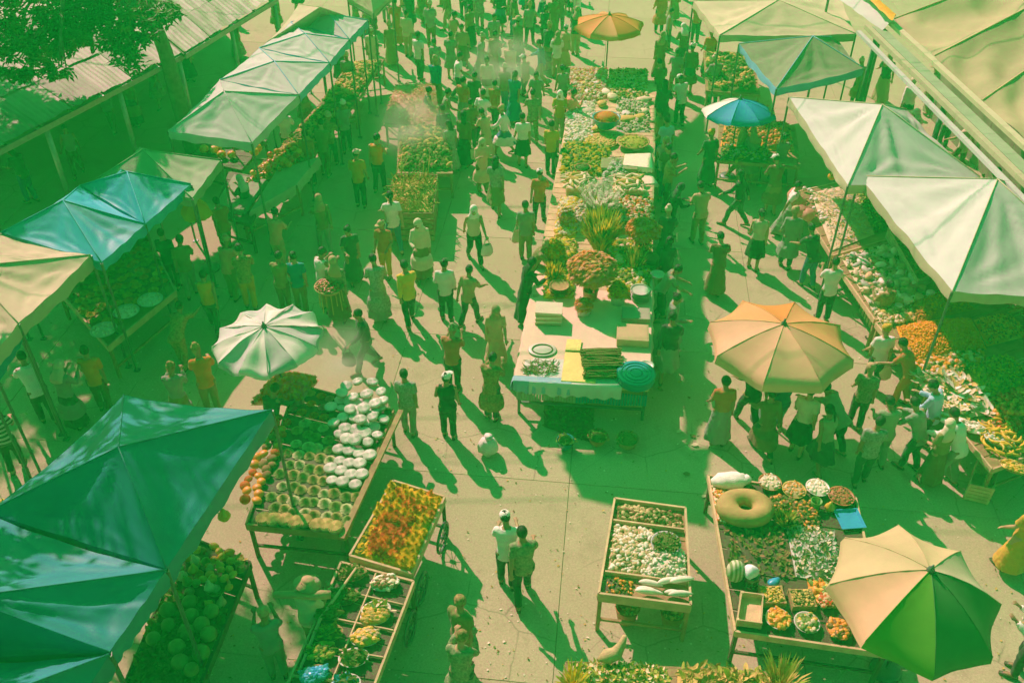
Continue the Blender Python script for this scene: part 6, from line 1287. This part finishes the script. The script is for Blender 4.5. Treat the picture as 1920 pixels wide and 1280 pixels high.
# ------------------------------------------------ goods below the white tents
for i, (q, lb) in enumerate([(((452, 402), (560, 350), (600, 268), (500, 300)), 'near table beside the white tents with orange fruit'), (((510, 296), (602, 264), (668, 190), (590, 205)), 'middle table beside the white tents'), (((596, 200), (670, 186), (720, 110), (655, 118)), 'far table beside the white tents')]): table(lb, PQ(.9, *q), .9, wood, 6, group='tables beside the white tents')
bed('orange_mix', 'orange and leaf coloured goods beside the nearest white tent', 'goods', PQ(.92, (455, 350), (545, 325), (595, 268), (505, 300)), .92, 700, LUMP+LEAFS, [orange_fr, brown_g, herb_m, red_fr, straw], .07, .18, 50, .7)
bed('olive_mix', 'olive and tan goods on the middle table beside the white tents', 'goods', PQ(.92, (515, 292), (600, 262), (665, 192), (595, 205)), .92, 600, LUMP+LEAFS, [herb_m, straw, brown_g, grain_m], .08, .16, 51, .7)
bed('tan_mix', 'tan and green goods on the far table beside the white tents', 'goods', PQ(.92, (600, 198), (668, 184), (716, 112), (658, 120)), .92, 400, LUMP+LEAFS, [herb_m, straw, grain_m], .08, .16, 52, .7)
goods('pumpkin', 'pumpkin', lambda: T_fruit(.13), [orange_fr, yel_fr], 'orange pumpkin in front of the nearest white tent', 'pumpkin', PQ(.92, (350, 290), (470, 310), (520, 262), (440, 262)), .9, 13, .13, 'pumpkins in front of the nearest white tent', 14)
table('low dark table of pumpkins in front of the nearest white tent', PQ(.9, (350, 296), (452, 318), (500, 262), (400, 262)), .9, dark_wood, 5)
goods('pumpkin', 'pumpkin_small', lambda: T_fruit(.09), [orange_fr, yel_fr, red_fr], 'small round orange fruit beside the nearest white tent', 'fruit', PQ(.92, (470, 345), (545, 322), (590, 272), (510, 300)), 1.06, 22, .09, 'small orange fruit beside the nearest white tent', 15)
cloth_on('limp sage green cloth hanging off the near table beside the white tents', PQ(.94, (470, 402), (556, 352), (598, 300), (520, 325)), 1.02, .28, mat('sage_cloth', (.34, .38, .26), .85, .12, 4, .3, 12), seed=14)
cloth_on('pale crumpled cloth over goods left of the sage cloth', PQ(.94, (405, 385), (455, 400), (500, 340), (440, 330)), .98, .25, mat('dull_sage_cloth', (.24, .28, .18), .85, .12, 4, .3, 12), seed=15)
table('dark table between the sage green tent and the white tents', PQ(.9, (400, 400), (470, 420), (505, 335), (430, 322)), .9, dark_wood, 5)
# ------------------------------------------------ fruit stand under the teal tents
F10 = PQ(.85, (215, 1330), (360, 1330), (470, 1056), (352, 1006)); table('dark fruit stand half hidden under the teal foreground tents', F10, .85, dark_wood, 8, rim=.05)
goods('pomelo', 'pomelo', lambda: T_pear(.080), [yel_fr, ginger_m, green_fr, pale_m], 'pale pomelo on the fruit stand beside the teal tents', 'pomelo', [quad(F10, .1, .62), quad(F10, .92, .62), quad(F10, .95, .97), quad(F10, .1, .97)], .87, 20, .085, 'pomelos on the shaded fruit stand', 16, layers=2)
goods('green_melon', 'green_melon', lambda: MB().ell((0, 0, 0), (.12, .12, .11), 18, 12), [green_fr, mat('melon_green', (.20, .28, .08), .6, .3, 5, .2)], 'green melon on the fruit stand beside the teal tents', 'melon', [quad(F10, .15, .2), quad(F10, .9, .2), quad(F10, .9, .6), quad(F10, .15, .6)], .87, 13, .12, 'green melons on the shaded fruit stand', 17)
goods('mango', 'mango', lambda: T_ell((.08, .06, .055), 10, 7, .1), [orange_fr, yel_fr], 'orange mango among the pomelos', 'mango', [quad(F10, .5, .7), quad(F10, .96, .7), quad(F10, .96, .97), quad(F10, .5, .97)], 1.02, 16, .06, 'mangoes among the pomelos', 18)
bed('leaf_scraps', 'dark leafy greens on the near half of the shaded fruit stand', 'greens', [quad(F10, .05, .03), quad(F10, .95, .03), quad(F10, .95, .65), quad(F10, .05, .65)], .86, 500, LEAFS, [herb_m, leaf_m], .13, .08, 53, .6)
bowl('deep olive bowl on the shaded fruit stand', 408, 1108, .95, .17, green_fr, None, None, .12); bowl('small tan cup of sticks at the right of the fruit stand', 452, 1062, .95, .09, pale_wood, LEAFS, [straw], .14, 'cup', 'cup', nf=20, fsize=.1)
# hanging gourds under tent edges
for x, y, z, r_, m, lb in [(420, 966, 2.2, .10, yel_fr, 'yellow gourd hanging from the edge of the large teal tent'), (86, 575, 2.3, .08, yel_fr, 'yellow gourd hanging under the crumpled cream tent'), (152, 522, 2.3, .07, pale_m, 'pale gourd hanging right of the crumpled cream tent'), (1560, 330, 2.5, .10, orange_fr, 'orange gourd hanging between the two white tents'), (10, 948, 2.6, .10, yel_fr, 'yellow gourd at the left frame edge above the teal tent')]:
    p = P(x, y, z); root = thing('hanging_gourd', lb, 'gourd', p); mb = T_pear(r_); mb.build('gourd_body', m, root, True); mb = MB(); mb.tube([(0, 0, r_*1.5), (.01, 0, .45)], .006, 5); mb.build('cord', paper_m, root)
# goods beside the white umbrella; basket carried on a head
bed('peach_blossom', 'peach blossom bunches under the white umbrella', 'blossom', PQ(.9, (470, 760), (560, 760), (600, 712), (520, 700)), .9, 500, FLOW, [pink_f, org_f, straw], .06, .25, 60, .7)
rt, ps = PEOPLE[13]; hp = rt.location+Vector((0.25, -.5, 1.05)); bk = thing('flat_basket', 'round basket of rust red berries beside the white tank top', 'basket', hp); mb = MB(); mb.lathe([(.25, -.10), (.33, 0), (.34, .02), (.3, .01), (.001, -.02)], n=24, cap=False); mb.build('basket_body', wicker, bk, True)
def bp(i, r_): a = r_.uniform(0, 6.28); q = .29*math.sqrt(r_.random()); return (math.cos(a)*q, math.sin(a)*q, .03+.09*(1-(q/.3)**2)), (0, 0, a), .032, r_.randrange(3), r_.randrange(2)
o = stamp('berries', LUMP, 200, bp, [red_fr, brown_g], bk); o['kind'] = 'stuff'
mb = MB()
for i in range(14): a = i*.45; mb.tube([(math.cos(a)*.25, math.sin(a)*.25, -.08), (math.cos(a)*.27, math.sin(a)*.27, -.5-.1*math.sin(i*3))], .012, 4)
mb.build('fringe', straw, bk)
mb = MB(); mb.ell((0, 0, .2), (.20, .18, .22), 14, 10, nz=.25); mb.tube([(0, 0, .38), (.02, 0, .48)], [.05, .09], 8); single('white_bundle', mb.mesh('white_bundle', [lid_m], True), 'white tied bundle on the ground in the lower middle aisle', 'bundle', P(915, 850, 0))
# roll carried on the shoulder of the straw hatted person
rt, ps = PEOPLE[31]; sh = rt.location+Vector((0, -.06, 1.50)); o = thing('cloth_roll', 'long tan cloth roll carried on the shoulders in the shade between the carts', 'roll', sh); mb = MB(); mb.tube([(-.42, .02, .0), (-.1, 0, .03), (.2, 0, .02), (.42, .04, -.03)], [.05, .06, .075, .06], 10); mb.build('roll_body', FAB['tan'], o, True)
# ------------------------------------------------ greenery at the bottom edge
F11 = PQ(.9, (1040, 1330), (1500, 1340), (1480, 1262), (1062, 1240)); table('stall at the bottom edge covered with greens', F11, .9, wood, 5)
bed('leafy_heap', 'yellow green leaf heap at the bottom edge of the photo', 'greens', [quad(F11, .02, .1), quad(F11, .5, .1), quad(F11, .45, .95), quad(F11, .02, .95)], .92, 900, LEAFS, [lime_m, straw, leaf_m, pale_m], .07, .22, 61, .9)
bed('reed_heap', 'straw coloured heap at the bottom edge right of the leaf heap', 'straw', [quad(F11, .5, .1), quad(F11, .98, .1), quad(F11, .98, .85), quad(F11, .5, .95)], .92, 700, [T_long(1, .03, .1), T_leaf(1, .2, .3)], [straw, grain_m, lime_m], .16, .22, 62, .8)
spray('dry fronds at the right end of the bottom stall', 1462, 1290, .95, .5, .4, [straw, lime_m], 120, 8, w=.02); spray('yellow fronds at the left end of the bottom stall', 1075, 1290, .95, .35, .3, [yel_f, lime_m], 120, 9, w=.02)
mb = MB(); mb.tube([(-.22, 0, .05), (-.10, .02, .10), (.04, .06, .12), (.12, .14, .22), (.16, .20, .34)], [.03, .11, .10, .06, .035], 10); single('white_gourd', mb.mesh('white_gourd', [ginger_m], True), 'pale tan crook necked gourd standing on the bottom leaf heap', 'gourd', P(1150, 1240, 1.1), 0, 1)
# ------------------------------------------------ litter
pl = []
def lit(i, r_):
    p = P(r_.uniform(0, 1920), r_.uniform(60, 1280), 0); return (p.x, p.y, .012), (r_.uniform(-.2, .2), r_.uniform(-.2, .2), r_.uniform(0, 6.28)), r_.uniform(.012, .055), r_.randrange(3), r_.choice((0, 0, 1, 2, 3))
o = stamp('litter', LEAFS, 3200, lit, [paper_m, straw, brown_g, herb_m], None, seed=5); tag(o, 'scraps of leaf and paper strewn over the pavement', 'litter', kind='stuff')
def lit2(i, r_): p = P(r_.uniform(830, 980)+r_.uniform(-30, 10), r_.uniform(500, 560), 0); return (p.x+r_.gauss(0, .25), p.y+r_.gauss(0, .25), .012), (0, 0, r_.uniform(0, 6.28)), r_.uniform(.02, .06), r_.randrange(3), r_.choice((0, 1))
rnd = random.Random(77)
for i in range(26):
    x, y = rnd.choice([(1240, 860), (1290, 960), (760, 930), (1540, 1000), (170, 900), (560, 950), (420, 690), (1240, 700)]); p = P(x+rnd.uniform(-60, 60), y+rnd.uniform(-50, 50), .014)
    single('fallen_leaf', smesh('fallen_leaf', lambda: T_leaf(.12, .04, .02), rnd.choice([straw, brown_g, pale_m])), 'dry fallen leaf lying on the shaded pavement', 'leaf', p, rnd.random()*6, rnd.uniform(.8, 1.3), 'dry leaves on the pavement')

# ------------------------------------------------ market hall behind the left roof
wall_m = mat('hall_plaster', (.22, .19, .14), .9, .2, 1.5, .2, 12, wear=.4)
def hall():
    a, b = P(-700, 120, 3.8), P(330, -175, 3.9); root = thing('market_hall', 'dim plastered hall wall behind the upper left market roof', 'building', (a.x, a.y, 0)); L = Vector((a.x, a.y, 0)); A, B = Vector((0, 0, 0)), Vector((b.x-a.x, b.y-a.y, 0)); n = 14
    for k in range(n): mb = MB(); mb.beam(A.lerp(B, k/n)+Vector((0, 0, 2.3)), A.lerp(B, (k+.995)/n)+Vector((0, 0, 2.3)), .25, 4.6); mb.build('wall_bay', wall_m, root)
    for k in range(n): c = A.lerp(B, (k+.5)/n); mb = MB(); d = (B-A).normalized(); mb.beam(c-d*.5+Vector((0, 0, 1.3))-Vector((-d.y, d.x, 0))*.14, c+d*.5+Vector((0, 0, 1.3))-Vector((-d.y, d.x, 0))*.14, .06, 2.2); mb.build('shutter', dark_wood, root)
hall()
def hall_r():
    a, b = P(1720, -60, 4.5), P(2300, 360, 4.5); a = Vector((a.x+1.5, a.y, 0)); b = Vector((b.x+1.0, b.y, 0)); root = thing('shop_front', 'row of dark shop fronts under the right tarpaulin roof', 'building', a); n = 10
    for k in range(n): p, q = (b-a)*(k/n), (b-a)*((k+.99)/n); mb = MB(); mb.beam(p+Vector((0, 0, 2.0)), q+Vector((0, 0, 2.0)), .2, 4.0); mb.build('shop_bay', wall_m, root)
hall_r()
# smoke drifting from the cooking spots
def smoke(label, px, py, z, r, dens, seed):
    m = bpy.data.materials.new('smoke'); m.use_nodes = True; t = m.node_tree; t.nodes.clear(); v = t.nodes.new('ShaderNodeVolumePrincipled'); o = t.nodes.new('ShaderNodeOutputMaterial'); v.inputs['Color'].default_value = (.9, .92, .8, 1)
    tc = t.nodes.new('ShaderNodeTexCoord'); nz = t.nodes.new('ShaderNodeTexNoise'); nz.inputs['Scale'].default_value = 1.6; nz.inputs['Detail'].default_value = 4; t.links.new(tc.outputs['Object'], nz.inputs['Vector'])
    ln = t.nodes.new('ShaderNodeVectorMath'); ln.operation = 'LENGTH'; t.links.new(tc.outputs['Object'], ln.inputs[0])
    mr = t.nodes.new('ShaderNodeMapRange'); mr.inputs[1].default_value = .15; mr.inputs[2].default_value = .98; mr.inputs[3].default_value = 1; mr.inputs[4].default_value = 0; t.links.new(ln.outputs['Value'], mr.inputs[0])
    m2 = t.nodes.new('ShaderNodeMapRange'); m2.inputs[1].default_value = .38; m2.inputs[2].default_value = .68; m2.inputs[3].default_value = 0; m2.inputs[4].default_value = dens; t.links.new(nz.outputs['Fac'], m2.inputs[0])
    mu = t.nodes.new('ShaderNodeMath'); mu.operation = 'MULTIPLY'; t.links.new(mr.outputs[0], mu.inputs[0]); t.links.new(m2.outputs[0], mu.inputs[1]); t.links.new(mu.outputs[0], v.inputs['Density']); t.links.new(v.outputs[0], o.inputs['Volume'])
    mb = MB(); mb.ell((0, 0, 0), (1, 1, 1), 20, 12); ob = mb.build('smoke', m, None, True, P(px, py, z)); ob.scale = r; tag(ob, label, 'smoke', kind='stuff')
smoke('thin white smoke drifting above the straw cart', 770, 240, 1.3, (1.3, 1.6, 1.0), 1.1, 1)
smoke('thin white smoke right of the white umbrella', 640, 672, 1.0, (.9, 1.0, .8), 1.1, 2)
smoke('thin smoke in the middle of the far crowd', 950, 120, 1.5, (1.6, 1.6, 1.0), .8, 3)
# unseen sheets added above the aisle to cast shade beside the central stall
def added_shade_sheet(label, G, h, seed):
    k = h/math.tan(SUN_EL); o = Vector((math.sin(SUN_AZ)*k, math.cos(SUN_AZ)*k, h)); Q = [g+o for g in G]; cen = sum(Q, Vector())/4
    root = thing('added_shade_sheet', label, 'added shade sheet', cen); n = 14; mb = MB(); vs = []
    for i in range(n+1):
        for j in range(n+1): p = quad(Q, i/n, j/n)-cen; p.z -= .25*math.sin(math.pi*i/n)*math.sin(math.pi*j/n); p.x += .10*noise.noise(Vector((i*.5, j*.5, seed))); vs.append(p)
    mb.add(vs, [(i*(n+1)+j, (i+1)*(n+1)+j, (i+1)*(n+1)+j+1, i*(n+1)+j+1) for i in range(n) for j in range(n)]); mb.build('shade_sheet_cloth', FAB['dark green'], root, True)
    for q in Q: r_ = MB(); e = Vector((21 if q.x > cen.x else -21, q.y, h+.8)); r_.tube([q-cen, (q-cen).lerp(e-cen, .5)-Vector((0, 0, .15)), e-cen], .012, 5); r_.build('rope', paper_m, root); m = MB(); m.tube([Vector((e.x, e.y, 0))-cen, e-cen], .08, 8); m.build('added_mast', steel, root)  # ropes and masts added out of view to carry the shading sheet
def gsh(y): p = P(1222, y, .92); return Vector((p.x+.62, p.y-.90, 0))
for i, (y0, y1, nm) in enumerate([(735, 470, 'nearest'), (465, 300, 'middle'), (298, 190, 'farthest')]):
    p0, p1 = P(1330, y0+40, 0), P(1318+2*i, y1+12, 0); added_shade_sheet(f'{nm} of the unseen dark sheets added high over the aisle to cast shade', [gsh(y0), p0, p1, gsh(y1)], 7.6, i)
added_shade_sheet('unseen square dark sheet added overhead to shade the ground before the central stall', [P(1090, 935, 0), P(1325, 990, 0), P(1332, 838, 0), P(1045, 850, 0)], 7.9, 5)
for lb, v in _LABELS.items():
    if len(lb.split()) > 16 or (len(v) > 1 and len({g for _, g in v}) > 1) or (len(v) > 1 and v[0][1] is None): print('LABEL', len(lb.split()), lb, v[:3])
print('OBJECTS', len(bpy.data.objects))

bpy.data.scenes.remove(TMP)
